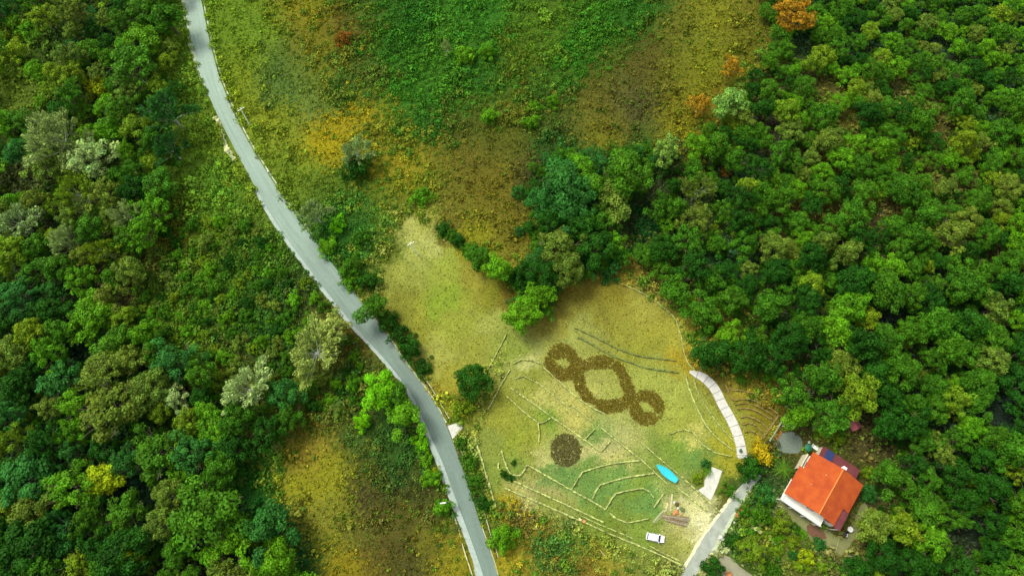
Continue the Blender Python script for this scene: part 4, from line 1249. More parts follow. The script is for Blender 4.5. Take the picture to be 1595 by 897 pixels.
# planting beds of dark brown seedlings (a looped figure and a round one)
M_BED = mat('brown_bed_soil', alb(112, 100, 26), 0.95, 0.3, 1.2, 0.6)
def bed(name, maskf, bbox, col, label, n, h):
    (x0, y0), (x1, y1) = P(bbox[0], bbox[3])[:2], P(bbox[2], bbox[1])[:2]
    x0 -= 1; x1 += 1
    n_ = int((x1 - x0) * (y1 - y0) * n)
    x = rng.uniform(x0, x1, n_); y = rng.uniform(y0, y1, n_)
    px, py = proj(x, y)
    k = maskf(px + rng.normal(0, 1.0, n_), py + rng.normal(0, 1.0, n_))
    x, y = x[k], y[k]
    tp = temps('bed', 8, .5, .8)
    VV, TT = [], []
    for i in range(len(x)):
        t = tp[i % len(tp)] * rng.uniform(.14, .34)
        VV.append(t + np.array([x[i], y[i], h]))
        TT.append(np.ones((len(t), 3)) * lin(col) * KG * 1.05 * rng.uniform(.88, 1.12) * (1 + rng.uniform(-.06, .06, (1, 3))))
    e = empty(name, ((x0 + x1) / 2, (y0 + y1) / 2, 0), label=label, cat='planting bed')
    me = mesh_quads('plants', np.concatenate(VV) - np.array([e.location.x, e.location.y, 0]), np.concatenate(TT), M_STUFF)
    link('plants', me, None, e)
    g = 0.22
    gx, gy = np.meshgrid(np.arange(x0, x1, g), np.arange(y0, y1, g))
    gx, gy = gx.ravel(), gy.ravel()
    qx, qy = proj(gx + g / 2, gy + g / 2)
    k = maskf(qx + rng.normal(0, .9, len(qx)), qy + rng.normal(0, .9, len(qx)))
    gx, gy = gx[k] - e.location.x, gy[k] - e.location.y
    z = np.full_like(gx, h)
    Q = np.stack([np.stack([gx, gy, z], 1), np.stack([gx + g, gy, z], 1), np.stack([gx + g, gy + g, z], 1), np.stack([gx, gy + g, z], 1)], 1)
    soil = mesh_quads('soil', Q, None, mat(name + '_soil', alb(*col), .95, .3, 1.2, .5))
    link('soil', soil, None, e)
    return e
bed('planting_bed', loop_bed_mask, (840, 525, 1045, 670), (136, 123, 38), 'looped brown planting bed with three rings on the pale field', 20, 0.03)
bed('planting_bed', lambda a, b: (a - 881) ** 2 + ((b - 701) * .92) ** 2 < 23.5 ** 2, (850, 670, 910, 732), (116, 113, 56), 'round dark brown planting bed in the terraced garden', 16, 0.03)

# ---------------------------------------------------------------- house
M_ROOF = None
def roof_mat(name, col, sc=3.4):
    m, nt, b = nodes(name)
    tc = nt.nodes.new('ShaderNodeTexCoord')
    sp = nt.nodes.new('ShaderNodeSeparateXYZ'); nt.links.new(tc.outputs['Object'], sp.inputs[0])
    wv = nt.nodes.new('ShaderNodeTexWave'); wv.wave_type = 'BANDS'; wv.bands_direction = 'X'
    wv.inputs['Scale'].default_value = 1.1; wv.inputs['Distortion'].default_value = 0.4
    nt.links.new(tc.outputs['Object'], wv.inputs['Vector'])
    nz = nt.nodes.new('ShaderNodeTexNoise'); nz.inputs['Scale'].default_value = 0.5; nz.inputs['Detail'].default_value = 8
    nt.links.new(tc.outputs['Object'], nz.inputs['Vector'])
    n2 = nt.nodes.new('ShaderNodeTexNoise'); n2.inputs['Scale'].default_value = 5; n2.inputs['Detail'].default_value = 3
    nt.links.new(tc.outputs['Object'], n2.inputs['Vector'])
    cr = nt.nodes.new('ShaderNodeValToRGB')
    cr.color_ramp.elements[0].position = .32; cr.color_ramp.elements[0].color = alb(*[c * f for c, f in zip(col, (.93, .86, .97))])
    cr.color_ramp.elements[1].position = .66; cr.color_ramp.elements[1].color = alb(*[c * f for c, f in zip(col, (1.04, 1.08, 1.05))])
    nt.links.new(nz.outputs['Fac'], cr.inputs['Fac'])
    mr = nt.nodes.new('ShaderNodeMapRange'); mr.inputs['To Min'].default_value = .86; mr.inputs['To Max'].default_value = 1.12
    nt.links.new(n2.outputs['Fac'], mr.inputs['Value'])
    vm = nt.nodes.new('ShaderNodeVectorMath'); vm.operation = 'SCALE'
    nt.links.new(cr.outputs['Color'], vm.inputs[0]); nt.links.new(mr.outputs['Result'], vm.inputs['Scale'])
    nt.links.new(vm.outputs['Vector'], b.inputs['Base Color'])
    b.inputs['Roughness'].default_value = .85
    b.inputs['Specular IOR Level'].default_value = .15
    bp = nt.nodes.new('ShaderNodeBump'); bp.inputs['Strength'].default_value = .6; bp.inputs['Distance'].default_value = .06
    nt.links.new(wv.outputs['Fac'], bp.inputs['Height']); nt.links.new(bp.outputs['Normal'], b.inputs['Normal'])
    return m

M_TILE = roof_mat('orange_roof_tiles', (198, 90, 36))
M_MAROON = roof_mat('maroon_sheet_roof', (128, 68, 66))
M_WHITE = mat('white_render', alb(242, 240, 222, 1.25), .85, .06, 1.0, .1)
M_CREAM = mat('cream_render', alb(222, 212, 172, 1.1), .85, .1, 1.0, .1)
M_GLASS = mat('window_glass', (.03, .04, .05, 1), .08, .1, 1)
M_FRAME = mat('window_frame', alb(120, 84, 52), .6, .1, 4)
M_RAIL = mat('white_railing', alb(235, 235, 225, 1.2), .6, .05, 3)
M_DARK = mat('dark_trim', alb(48, 42, 36), .7, .2, 3)

EZ, RZ_ = 5.6, 7.7
A = P(1266.6, 703.5, EZ); C_ = P(1345, 755.5, EZ); D_ = P(1223, 768, EZ)
ux = (C_ - A); ux.z = 0; HW = ux.length; ux.normalize()
uy = Vector((ux.y, -ux.x, 0))                       # towards the driveway side
HL = (D_ - A).dot(uy)
hang = math.atan2(ux.y, ux.x)
house = empty('house', (A.x, A.y, 0), hang, 'white rendered house with orange tiled gable roof and maroon lean-to', 'house')
def hl(px, py, z):
    v = P(px, py, z) - Vector((A.x, A.y, 0))
    return v.dot(ux), -v.dot(uy), z                  # local x along the gable, local y (negative towards the driveway)
ridge_u = (hl(1311, 731, RZ_)[0] + hl(1277, 803, RZ_)[0]) / 2
print('house ', HW, HL, ridge_u, 'ridge ends', hl(1311,731,RZ_), hl(1277,803,RZ_), 'left corner', hl(1223,768,EZ), 'se', hl(1302,823.6,EZ), hl(1316,796,EZ))
L0 = -HL
ov = 0.55
m = MB()   # walls with gable
w0, w1, b0, b1 = ov, HW - ov, -ov, L0 + ov
for yy, sgn in ((b0, 1), (b1, -1)):
    pass
vs = [(w0, b0, 0), (w1, b0, 0), (w1, b1, 0), (w0, b1, 0), (w0, b0, EZ - .05), (w1, b0, EZ - .05), (w1, b1, EZ - .05), (w0, b1, EZ - .05), (ridge_u, b0, RZ_ - .12), (ridge_u, b1, RZ_ - .12)]
fs = [(0, 1, 5, 8, 4), (2, 3, 7, 9, 6), (1, 2, 6, 5), (3, 0, 4, 7), (3, 2, 1, 0)]
m.add(vs, fs)
m.build('wall', M_WHITE, house)
def roof_plane(mb, e0, e1, r0, r1, th=.16):
    e0, e1, r0, r1 = map(Vector, (e0, e1, r0, r1))
    dn = Vector((0, 0, -th))
    vs = [e0, e1, r1, r0, e0 + dn, e1 + dn, r1 + dn, r0 + dn]
    mb.add(vs, [(0, 1, 2, 3), (7, 6, 5, 4), (0, 4, 5, 1), (1, 5, 6, 2), (2, 6, 7, 3), (3, 7, 4, 0)])
sl = (RZ_ - EZ) / ridge_u
m = MB()
NOT = -4.6                                           # where the left eave steps outward
roof_plane(m, (0, NOT, EZ), (0, 0, EZ), (ridge_u, NOT, RZ_), (ridge_u, 0, RZ_))
roof_plane(m, (-1.0, L0, EZ - sl * 1.0), (-1.0, NOT - .004, EZ - sl * 1.0), (ridge_u, L0, RZ_), (ridge_u, NOT - .004, RZ_))
m.v = [tuple(v) for v in m.v]
CUT = L0 + 4.6
sr = (RZ_ - EZ) / (HW - ridge_u)
roof_plane(m, (HW, 0, EZ), (HW, CUT, EZ), (ridge_u + .004, 0, RZ_), (ridge_u + .004, CUT, RZ_))
roof_plane(m, (HW - 1.7, CUT - .004, EZ + sr * 1.7), (HW - 1.7, L0, EZ + sr * 1.7), (ridge_u + .004, CUT - .004, RZ_), (ridge_u + .004, L0, RZ_))
roof = m.build('roof', M_TILE, house)
m = MB(); m.tube((ridge_u, .03, RZ_ + .03), (ridge_u, L0 - .03, RZ_ + .03), .17, n=10)
m.build('ridge_tiles', mat('ridge_tiles', alb(236, 132, 42), .8, .15, 3, .3), roof)
m = MB(); m.box((ridge_u - .1, .15, RZ_ + .15), (.75, .5, 1.1)); m.box((ridge_u - .1, .15, RZ_ + .75), (.9, .62, .1))
m.build('chimney', M_WHITE, roof, .02)
for yy, xx in ((-7.2, ridge_u - 4.2), (-3.4, ridge_u - 2.5)):
    m = MB(); m.box((xx, yy, EZ + sl * xx + .1), (.28, .28, .3)); m.build('roof_vent', mat('vent_tile', alb(226, 150, 100), .8, .1, 3), roof)
m = MB()
m.box((HW / 2, .012, EZ - .18), (HW * .96, .05, .18))
m.build('fascia', mat('fascia_wood', alb(205, 150, 110), .7, .1, 3), roof)
# lower maroon roof at the corner by the round table
m = MB()
roof_plane(m, (HW + .1, CUT - .1, EZ + .04), (HW + .1, L0 - .2, EZ + .04), (HW - 1.75, CUT - .1, EZ + .28), (HW - 1.75, L0 - .2, EZ + .28), .08)
m.build('porch_roof', M_MAROON, house)
m = MB(); m.box((HW - .15, L0 + .0, EZ / 2 - .05), (.16, .16, EZ - .1)); m.build('porch_post', M_RAIL, house)
# maroon lean-to behind, with a blue sheet laid on it
m = MB()
q = [hl(1281.5, 706.5, 3), hl(1287, 697, 2.7), hl(1338, 735.5, 2.7), hl(1334, 744, 3)]
bx0, bx1 = 2.3, q[2][0]
by = max(q[1][1], q[2][1])
roof_plane(m, (bx0, by, 2.6), (bx1, by, 2.6), (bx0, -.3, 3.3), (bx1, -.3, 3.3), .1)
m.v = [tuple(v) for v in m.v]
lean = m.build('lean_to_roof', M_MAROON, house)
m = MB(); t0 = hl(1296, 702, 2.9)[0]
roof_plane(m, (t0 - 1.0, by - .05, 2.68), (t0 + 1.0, by - .05, 2.68), (t0 - 1.0, -.35, 3.36), (t0 + 1.0, -.35, 3.36), .03)
m.v = [tuple(v) for v in m.v]
m.build('blue_sheet', mat('blue_plastic_sheet', alb(22, 52, 104), .5, .2, 2), lean)
m = MB(); m.box(((bx0 + bx1) / 2, by - .25, 1.25), (bx1 - bx0 - .2, .12, 2.5)); m.box((bx0 + .15, by / 2 - .35, 1.25), (.12, by - .1, 2.5)); m.box((bx1 - .15, by / 2 - .35, 1.25), (.12, by - .1, 2.5))
m.build('lean_to_wall', M_CREAM, house)
# white balcony along the driveway side, wrapping the left corner
bal_z = 2.9
bw = 1.35
m = MB()
m.box((HW / 2 - 1.8, L0 + ov - bw / 2 - .3, bal_z), (HW - 2.7, bw + .6, .22))
m.box((-.05, L0 + 2.2, bal_z - .004), (.9, 4.6, .22))
bal = m.build('balcony', M_WHITE, house)
m = MB()
yy = L0 + ov - bw - .55
for k in range(34):
    xx = -.45 + (HW - 2.9) * k / 33
    m.box((xx, yy, bal_z + .55), (.07, .07, .9))
m.box((HW / 2 - 1.85, yy, bal_z + 1.03), (HW - 2.8, .14, .10)); m.box((HW / 2 - 1.85, yy, bal_z + .2), (HW - 2.8, .1, .08))
for k in range(10):
    m.box((-.45, yy + .1 + k * .62, bal_z + .55), (.07, .07, .9))
m.box((-.45, yy + 2.9, bal_z + 1.03), (.14, 5.8, .10))
m.build('railing', M_RAIL, bal)
m = MB()
for k in range(4):
    m.box((-.3 + (HW - 3.4) * k / 3, yy + .12, bal_z / 2), (.26, .26, bal_z))
m.build('column', M_WHITE, bal)['kind'] = 'stuff'
def window(x, y, z, w, h, axis):
    f = MB(); d = (w, .12, h) if axis == 'x' else (.12, w, h)
    f.box((x, y, z), d)
    o = f.build('window', M_FRAME, house, .01)
    g = MB()
    off = (0, -.064 if y < -1 else .064, 0) if axis == 'x' else (-.064 if x < 4 else .064, 0, 0)
    for s in (-1, 1):
        gx = (w / 2 - .1)
        c = (x + s * gx / 2 * 1.04 + off[0], y + off[1], z) if axis == 'x' else (x + off[0], y + s * gx / 2 * 1.04, z)
        g.box(c, (gx * .94, .02, h - .16) if axis == 'x' else (.02, gx * .94, h - .16))
    g.build('pane', M_GLASS, o)
for xx in (2.2, 6.0, 10.5): window(xx, b1 - .02, 4.3, 1.5, 1.4, 'x')
for xx in (2.2, 10.5): window(xx, b1 - .02, 1.5, 1.3, 1.2, 'x')
for yy2 in (-3.0, -7.5): window(w0 - .02, yy2, 4.1, 1.3, 1.3, 'y'); window(w1 + .02, yy2, 4.1, 1.3, 1.3, 'y')
m = MB(); m.box((6.0, b1 - .03, 1.05), (1.1, .1, 2.1)); dr = m.build('door', M_FRAME, house, .01)
m = MB(); m.box((6.4, b1 - .1, 1.0), (.05, .06, .2)); m.build('handle', M_DARK, dr)
# cream wall beside the upper left eave
m = MB(); m.box((-.05, -2.5, 1.6), (.2, 4.0, 3.2)); m.box((-.05, -2.5, 3.25), (.3, 4.1, .1)); m.build('side_wall', M_CREAM, house)

# ---------------------------------------------------------------- palm beside the house
def palm(px, py, rpx, label, nf=20, h=2.2):
    rr = rpx * ppm(px, py, h)
    e = empty('palm', (*P(px, py, h)[:2], 0), 0, label, 'palm')
    m = MB(); m.tube((0, 0, -.1), (0, 0, h * .5), .3, .26, 9); m.tube((0, 0, h * .5), (0, 0, h), .26, .3, 9)
    m.build('trunk', M_BARK, e)
    for k in range(nf):
        a = k * 2.399; el = random.uniform(.0, .55); ln = rr * random.uniform(.8, 1.1)
        V = []
        prev = None
        N = 9
        for i in range(N + 1):
            s = i / N
            r_ = ln * s * math.cos(el * (1 - .5 * s)); z = h + ln * (math.sin(el) * s - .55 * s * s)
            p = np.array([r_ * math.cos(a), r_ * math.sin(a), z])
            if prev is not None:
                d = p - prev; sd = np.array([-math.sin(a), math.cos(a), 0])
                w = .055 * rr * 2 * (1 - s) + .02
                for sg in (-1, 1):
                    tip = prev + d * 1.3 + sd * sg * rr * .085 * math.sin(math.pi * min(1, s + .12)) + np.array([0, 0, -.06])
                    V.append([prev, prev + d * .62, tip + d * .1, tip])
            prev = p
        me = mesh_quads('frond', np.array(V), np.ones((len(V), 3)) * rng.uniform(.8, 1.2, (len(V), 1)), M_LEAF)
        o = link('frond', me, None, e); o.color = tuple(list(np.clip(lin((88, 132, 26)) * KG * random.uniform(1.0, 1.9), 0, 1)) + [1.0])
    return e
palm(1221, 731, 26, 'green palm with radiating fronds left of the house')
palm(1103, 735, 13, 'small dark spiky palm overhanging the triangular concrete pad', 16, 1.2)

# ---------------------------------------------------------------- utility poles and street lamp
M_POLE = mat('pale_concrete_pole', alb(235, 242, 215, 1.5), .8, .1, 2)
M_INS = mat('grey_insulator', alb(170, 185, 170), .4, .1, 3)
def pole(px, py, tpx, tpy, h, label):
    b = P(px, py)
    e = empty('utility_pole', b, 0, label, 'utility pole', 'utility poles')
    t = P(tpx, tpy, h) - b
    lean = Vector((t.x * .5, t.y * .5, h))
    m = MB(); m.tube((0, 0, -.2), (t.x, t.y, h), .19, .12, 10); m.build('pole', M_POLE, e)
    ang = math.atan2((P(tpx + 4.6, tpy - 2.6, h) - P(tpx, tpy, h)).y, (P(tpx + 4.6, tpy - 2.6, h) - P(tpx, tpy, h)).x)
    m = MB(); m.box((t.x * .93, t.y * .93, h * .93), (2.3, .16, .16), ang); ca = m.build('crossarm', M_POLE, e, .01)
    for s in (-1.0, -.5, .5, 1.0):
        m = MB(); m.lathe((t.x * .93 + s * math.cos(ang), t.y * .93 + s * math.sin(ang), h * .93 + .08), [(.09, 0), (.11, .08), (.07, .14), (.10, .2), (.05, .28)], 10)
        m.build('insulator', M_INS, ca)
pole(389.5, 196, 374, 168.5, 8.2, 'white concrete utility pole with short crossarm beside the upper road')
pole(651, 397, 639, 378, 8.2, 'pale utility pole with crossarm standing in the dry meadow')
lb = P(699, 782)
lamp = empty('street_lamp', lb, 0, 'street lamp with white head above the bright shrub left of the road', 'street lamp')
tp = P(685.5, 783.6, 6.2) - lb; hd = P(694.5, 782.4, 6.4) - lb
m = MB(); m.tube((0, 0, -.1), (hd.x * .3, hd.y * .3, 5.9), .09, .06, 8); m.build('pole', mat('grey_lamp_pole', alb(120, 130, 115), .6, .1, 2), lamp)
m = MB(); m.tube((hd.x * .3, hd.y * .3, 5.9), (hd.x, hd.y, 6.35), .05, .045, 6); m.build('arm', M_POLE, lamp)
m = MB(); c = (tp + hd) / 2; m.box((c.x, c.y, 6.35), ((tp - hd).length, .34, .16), math.atan2((tp - hd).y, (tp - hd).x), .8); m.build('lamp_head', M_RAIL, lamp, .03)

# small junction post on the road verge
b = P(419, 269)
e = empty('marker_post', b, 0, 'small white marker post on the right verge of the upper road', 'post')
m = MB(); m.box((0, 0, .45), (.35, .35, .9), .4); m.build('post', M_RAIL, e, .02)
m = MB(); m.box((0, 0, .95), (.45, .45, .08), .4); m.build('cap', M_INS, e, .01)

# ---------------------------------------------------------------- turquoise boat
def boat():
    bow, stern = P(1022.5, 723.5, .5), P(1054, 749, .5)
    d = stern - bow; ln = d.length * 1.0; a = math.atan2(d.y, d.x)
    e = empty('boat', (*((bow + stern) / 2)[:2], 0), a, 'turquoise wooden boat with pointed bow lying beside the thin pale edging', 'boat')
    N = 16; W = ln * .165
    sec = []
    for i in range(N + 1):
        s = i / N
        w = W * (math.sin(math.pi * min(1, s * .5 / .56)) ** .75 if s < .56 else 1 - .42 * ((s - .56) / .44) ** 1.6)
        sec.append((-ln / 2 + ln * s, max(w, .03)))
    def hull(k_top, k_bot, z_t, z_b):
        m = MB()
        vs, fs = [], []
        for x, w in sec:
            sheer = .10 * (x / (ln / 2)) ** 2
            vs += [(x, -w * k_top, z_t + sheer), (x * .94, -w * k_bot, z_b + .12), (x * .92, 0, z_b), (x * .94, w * k_bot, z_b + .12), (x, w * k_top, z_t + sheer)]
        for i in range(N):
            o, q = i * 5, i * 5 + 5
            for k in range(4): fs.append((o + k, o + k + 1, q + k + 1, q + k))
        fs += [(0, 1, 2, 3, 4)[::-1], tuple(N * 5 + k for k in range(5))]
        m.add(vs, fs); return m
    hull(1.0, .72, .72, .02).build('hull', mat('dark_teal_hull', alb(20, 92, 84), .5, .2, 2), e)
    m = MB(); vs, fs = [], []
    for x, w in sec:
        sheer = .10 * (x / (ln / 2)) ** 2
        vs += [(x * .97, -w * .90, .64 + sheer), (x * .97, 0, .70 + sheer), (x * .97, w * .90, .64 + sheer)]
    for i in range(N):
        o, q = i * 3, i * 3 + 3
        fs += [(o, q, q + 1, o + 1), (o + 1, q + 1, q + 2, o + 2)]
    m.add(vs, fs); m.build('deck_cover', mat('turquoise_cover', alb(12, 208, 222, 1.0), .5, .10, .8), e)
    m = MB()
    for sg in (-1, 1):
        for (x0, w0_), (x1, w1_) in zip(sec[:-1], sec[1:]):
            m.tube((x0, sg * w0_ * .97, .73 + .1 * (x0 / (ln / 2)) ** 2), (x1, sg * w1_ * .97, .73 + .1 * (x1 / (ln / 2)) ** 2), .075, n=6, cap=False)
    x1, w1_ = sec[-1]
    m.tube((x1, -w1_, .83), (x1, w1_, .83), .075, n=6)
    m.build('gunwale', mat('light_turquoise_paint', alb(70, 218, 216), .5, .1, 2), e)
boat()

# ---------------------------------------------------------------- white car
def car():
    f, b_ = P(1035.5, 840.0, .8), P(1006.5, 834.0, .8)
    d = f - b_; a = math.atan2(d.y, d.x); ln = 4.35; w = 1.80
    c = (f + b_) / 2
    e = empty('parked_car', (c.x, c.y, 0), a, 'white hatchback car parked on the grass below the log pile', 'car')
    white = mat('white_car_paint', alb(246, 248, 244, 1.5), .25, .02, 1, coat=.5)
    # body: lofted cross sections along x
    prof = [(-2.16, .62, .45, .80), (-2.12, .80, .30, .96), (-1.6, .88, .26, .98), (-.6, .90, .25, .97), (.5, .90, .25, .96), (1.1, .89, .26, .94), (1.7, .84, .28, .86), (2.05, .72, .32, .74), (2.17, .55, .42, .64)]
    m = MB(); vs, fs = [], []
    for x, hw, zb, zt in prof:
        vs += [(x, -hw * .92, zb), (x, -hw, (zb + zt) / 2), (x, -hw * .93, zt), (x, hw * .93, zt), (x, hw, (zb + zt) / 2), (x, hw * .92, zb)]
    n = len(prof)
    for i in range(n - 1):
        o, q = 6 * i, 6 * i + 6
        for k in range(6): fs.append((o + k, q + k, q + (k + 1) % 6, o + (k + 1) % 6))
    fs += [(0, 1, 2, 3, 4, 5)[::-1][::-1], tuple(6 * (n - 1) + k for k in range(6))[::-1]]
    m.add(vs, fs); body = m.build('body', white, e)
    for p in body.data.polygons: p.use_smooth = False
    # cabin glass (a band) and roof panel
    m = MB(); vs = []
    for x0, x1, y0, z in ((-2.02, 1.22, .82, .95), (-1.72, .62, .66, 1.46)):
        vs += [(x0, -y0, z), (x1, -y0 * .98, z), (x1, y0 * .98, z), (x0, y0, z)]
    m.add(vs, [(0, 1, 5, 4), (1, 2, 6, 5), (2, 3, 7, 6), (3, 0, 4, 7), (4, 5, 6, 7)])
    gl = mat('car_glass', (.035, .05, .055, 1), .12, .1, 1)
    m.build('windows', gl, e)
    m = MB(); m.add([(-1.78, -.70, 1.455), (.58, -.68, 1.455), (.58, .68, 1.455), (-1.78, .70, 1.455), (-1.72, -.62, 1.52), (.50, -.60, 1.52), (.50, .60, 1.52), (-1.72, .62, 1.52)],
                    [(0, 1, 5, 4), (1, 2, 6, 5), (2, 3, 7, 6), (3, 0, 4, 7), (4, 5, 6, 7), (3, 2, 1, 0)])
    m.build('roof_panel', white, e)
    m = MB()
    for sg in (-1, 1):
        for xa, xb in ((.60, 1.22), (-.5, -.5), (-1.76, -2.02)):
            m.tube((xa, sg * .675, 1.46), (xb, sg * .825, .95), .05, n=6)
    m.build('pillars', white, e)
    tyre = mat('tyre_rubber', (.02, .02, .02, 1), .9, .1, 4); rim = mat('wheel_rim', (.4, .4, .4, 1), .35, .1, 4, metal=.7)
    for x in (-1.32, 1.32):
        for sg in (-1, 1):
            m = MB(); m.tube((x, sg * .70, .32), (x, sg * .885, .32), .32, n=18); wh = m.build('wheel', tyre, e)
            m = MB(); m.tube((x, sg * .80, .32), (x, sg * .895, .32), .19, n=12); m.build('rim', rim, wh)
    for sg in (-1, 1):
        m = MB(); m.box((2.06, sg * .56, .70), (.18, .30, .12), sg * -.25); m.build('headlight', mat('headlight_lens', (.6, .62, .6, 1), .15, .05, 3), e, .02)
        m = MB(); m.box((-2.13, sg * .62, .82), (.06, .22, .22)); m.build('tail_light', mat('tail_light_red', (.25, .01, .01, 1), .25, .05, 3), e, .01)
        m = MB(); m.box((.85, sg * .99, .98), (.14, .2, .13)); m.build('wing_mirror', white, e, .03)
    m = MB(); m.box((-2.19, 0, .62), (.03, .5, .12)); m.build('number_plate', M_RAIL, e)
car()

# ---------------------------------------------------------------- woodpile: every log and plank
M_LOG = mat('weathered_log', alb(172, 165, 128), .9, .3, 3, .6)
M_LOGB = mat('brown_log', alb(150, 125, 86), .9, .3, 3, .6)
def log(p, q, rad, label, mt=None, grp='logs of the pile beside the sandy turning place', z=0.0, flat=False):
    a, b = P(*p), P(*q)
    c = (a + b) / 2; d = b - a
    e_m = MB(); ln = d.length
    if flat:
        e_m.box((0, 0, .05), (ln, rad * 2, .08))
    else:
        n = 8
        prev = None
        pts = [Vector((-ln / 2 + ln * i / n, random.uniform(-.04, .04), rad)) for i in range(n + 1)]
        for i in range(n): e_m.tube(pts[i], pts[i + 1], rad * (1 - .25 * i / n), rad * (1 - .25 * (i + 1) / n), 8, True)
    o = e_m.build('plank' if flat else 'log', mt or M_LOG)
    o.location = (c.x, c.y, z); o.rotation_euler = (0, 0, math.atan2(d.y, d.x))
    return tag(o, label, 'plank' if flat else 'log', grp if not flat else 'planks around the log pile')
ORDV = ['topmost', 'second from the top', 'third from the top', 'fourth from the top', 'fifth from the top', 'sixth from the top', 'lowest']
for k in range(7):
    t = k / 6
    log((1031 + .5 * k + random.uniform(-1, 1), 801.5 + 11 * t * .72), (1074 - .8 * k + random.uniform(-1, 2), 806 + 14 * t), random.uniform(.16, .23),
        f'grey log lying level in the pile above the car, {ORDV[k]} of seven', M_LOG if k % 3 else M_LOGB)
for k, (p, q) in enumerate([((1033, 806), (1060, 812)), ((1045, 806), (1071, 813))]):
    log(p, q, .17, ['upper layer grey log on the left of the log pile', 'upper layer grey log on the right of the log pile'][k], M_LOGB, z=.36)
for k, (p, q, w) in enumerate([((1047, 769), (1044, 795), .22), ((1043.5, 772), (1041, 796), .18), ((1040, 783), (1035.5, 797), .24), ((1034, 794), (1017, 813), .2), ((1037, 797), (1020, 814), .16)]):
    log(p, q, w, ['pale plank, rightmost of those pointing up from the log pile', 'grey plank beside the rightmost one above the log pile', 'short pale plank at the upper left corner of the log pile',
                  'long plank, outer of two slanting down left of the log pile', 'long plank, inner of two slanting down left of the log pile'][k], mat('plank_wood', alb(*[(205, 200, 140), (170, 160, 110), (210, 205, 140), (175, 178, 125), (150, 150, 100)][k]), .9, .2, 3, .3), flat=True)
# heap of orange brush and rubble above the logs: a few boulders / pieces
M_OR = mat('orange_brick', alb(222, 150, 88), .9, .25, 2, .5)
def rock(px, py, r, label, mt, name='rock', cat='rock', grp=None, sq=.7, seed=0):
    import bmesh
    bm = bmesh.new(); bmesh.ops.create_icosphere(bm, subdivisions=2, radius=1)
    rr = random.Random(seed + int(px * 7))
    off = [rr.uniform(0, 9) for _ in range(3)]
    for v in bm.verts:
        k = 1 + .22 * math.sin(v.co.x * 3 + off[0]) * math.cos(v.co.y * 3.1 + off[1]) + rr.uniform(-.08, .08)
        v.co = Vector((v.co.x * r * k, v.co.y * r * k * rr.uniform(.9, 1.0), v.co.z * r * sq * k))
    me = bpy.data.meshes.new(name); bm.to_mesh(me); bm.free(); me.materials.append(mt)
    o = link(name, me); p = P(px, py); o.location = (p.x, p.y, r * sq * .6)
    return tag(o, label, cat, grp)
rock(1053, 797, .62, 'orange brick rubble, largest piece above the log pile', M_OR, 'rubble', 'rubble', 'rubble above the log pile')
rock(1050, 799.5, .40, 'orange rubble piece at the left, touching the topmost log', M_OR, 'rubble', 'rubble', 'rubble above the log pile')
rock(1056, 791, .34, 'pale stone lying above the largest orange rubble', M_CONC, 'rubble', 'rubble', 'rubble above the log pile')
rock(1050.5, 782, .36, 'pale stone, highest one of the rubble heap', M_CONC, 'rubble', 'rubble', 'rubble above the log pile')
rock(1061, 801, .28, 'small pale stone at the right end of the rubble', M_OR, 'rubble', 'rubble', 'rubble above the log pile')
rock(1054, 785, .55, 'dark brown rubble lump between the two pale stones', mat('dark_brush', alb(92, 78, 30), .95, .4, 2, .8), 'rubble', 'rubble', 'rubble above the log pile')
rock(1063, 793, .6, 'grey green rubble lump at the right of the orange rubble', mat('mossy_heap', alb(110, 125, 62), .95, .3, 2, .8), 'rubble', 'rubble', 'rubble above the log pile')
rock(1122.5, 837, .75, 'white boulder on the right edge of the driveway', M_CONC, 'boulder', 'boulder')

# stepping stones beside the driveway
steps = [(1144,813),(1151,820),(1155,823),(1159,826),(1162,829),(1166,831)]
for k, (a, b) in enumerate(steps):
    rock(a, b, .26, ['white stepping stone nearest the driveway, first of six', 'white stepping stone, second from the driveway', 'white stepping stone, third from the driveway', 'white stepping stone, fourth from the driveway', 'white stepping stone, fifth from the driveway', 'white stepping stone farthest from the driveway, sixth of six'][k], M_CONC, 'stepping_stone', 'stone', 'white stepping stones right of the driveway', .35, k)
steps = [(1191,838),(1195,840.5),(1199,842),(1203,845),(1207,846.5)]
for k, (a, b) in enumerate(steps):
    rock(a, b, .24, f'pale stone below the wooden beam, {["leftmost", "second from left", "middle", "second from right", "rightmost"][k]} of five', M_CONC, 'stepping_stone', 'stone', 'pale stones below the wooden beam', .35, k)
log((1189, 829), (1212, 845), .16, 'long pale wooden beam lying in the shrubs right of the driveway', mat('pale_beam', alb(188, 170, 110), .9, .2, 3), flat=True)

# orange brick strip beside the driveway
m = MB()
a, b = P(1155.5, 789), P(1147, 805)
c = (a + b) / 2; d = b - a
for k in range(6):
    t = (k + .5) / 6 - .5
    m.box((d.length * t, random.uniform(-.05, .05), .22), (d.length / 6 * .93, .9, .44 + random.uniform(-.05, .05)))
o = m.build('brick_stack', mat('orange_bricks', alb(196, 118, 66), .9, .25, 3, .5), None, .02)
o.location = (c.x, c.y, 0); o.rotation_euler = (0, 0, math.atan2(d.y, d.x)); tag(o, 'low orange brick stack along the right edge of the driveway', 'bricks')
# orange crate at the bottom edge of the parking yard
e = empty('crate', P(1134, 894), .3, 'orange crate on the parking yard at the bottom photo edge', 'crate')
m = MB()
for k in range(3):
    for sg in (-1, 1):
        m.box((0, sg * .55, .15 + .26 * k), (1.2, .06, .2)); m.box((sg * .6, 0, .15 + .26 * k), (.06, 1.1, .2))
m.build('side', M_OR, e)
m = MB(); m.box((0, 0, .06), (1.18, 1.08, .06)); m.build('base', M_OR, e)

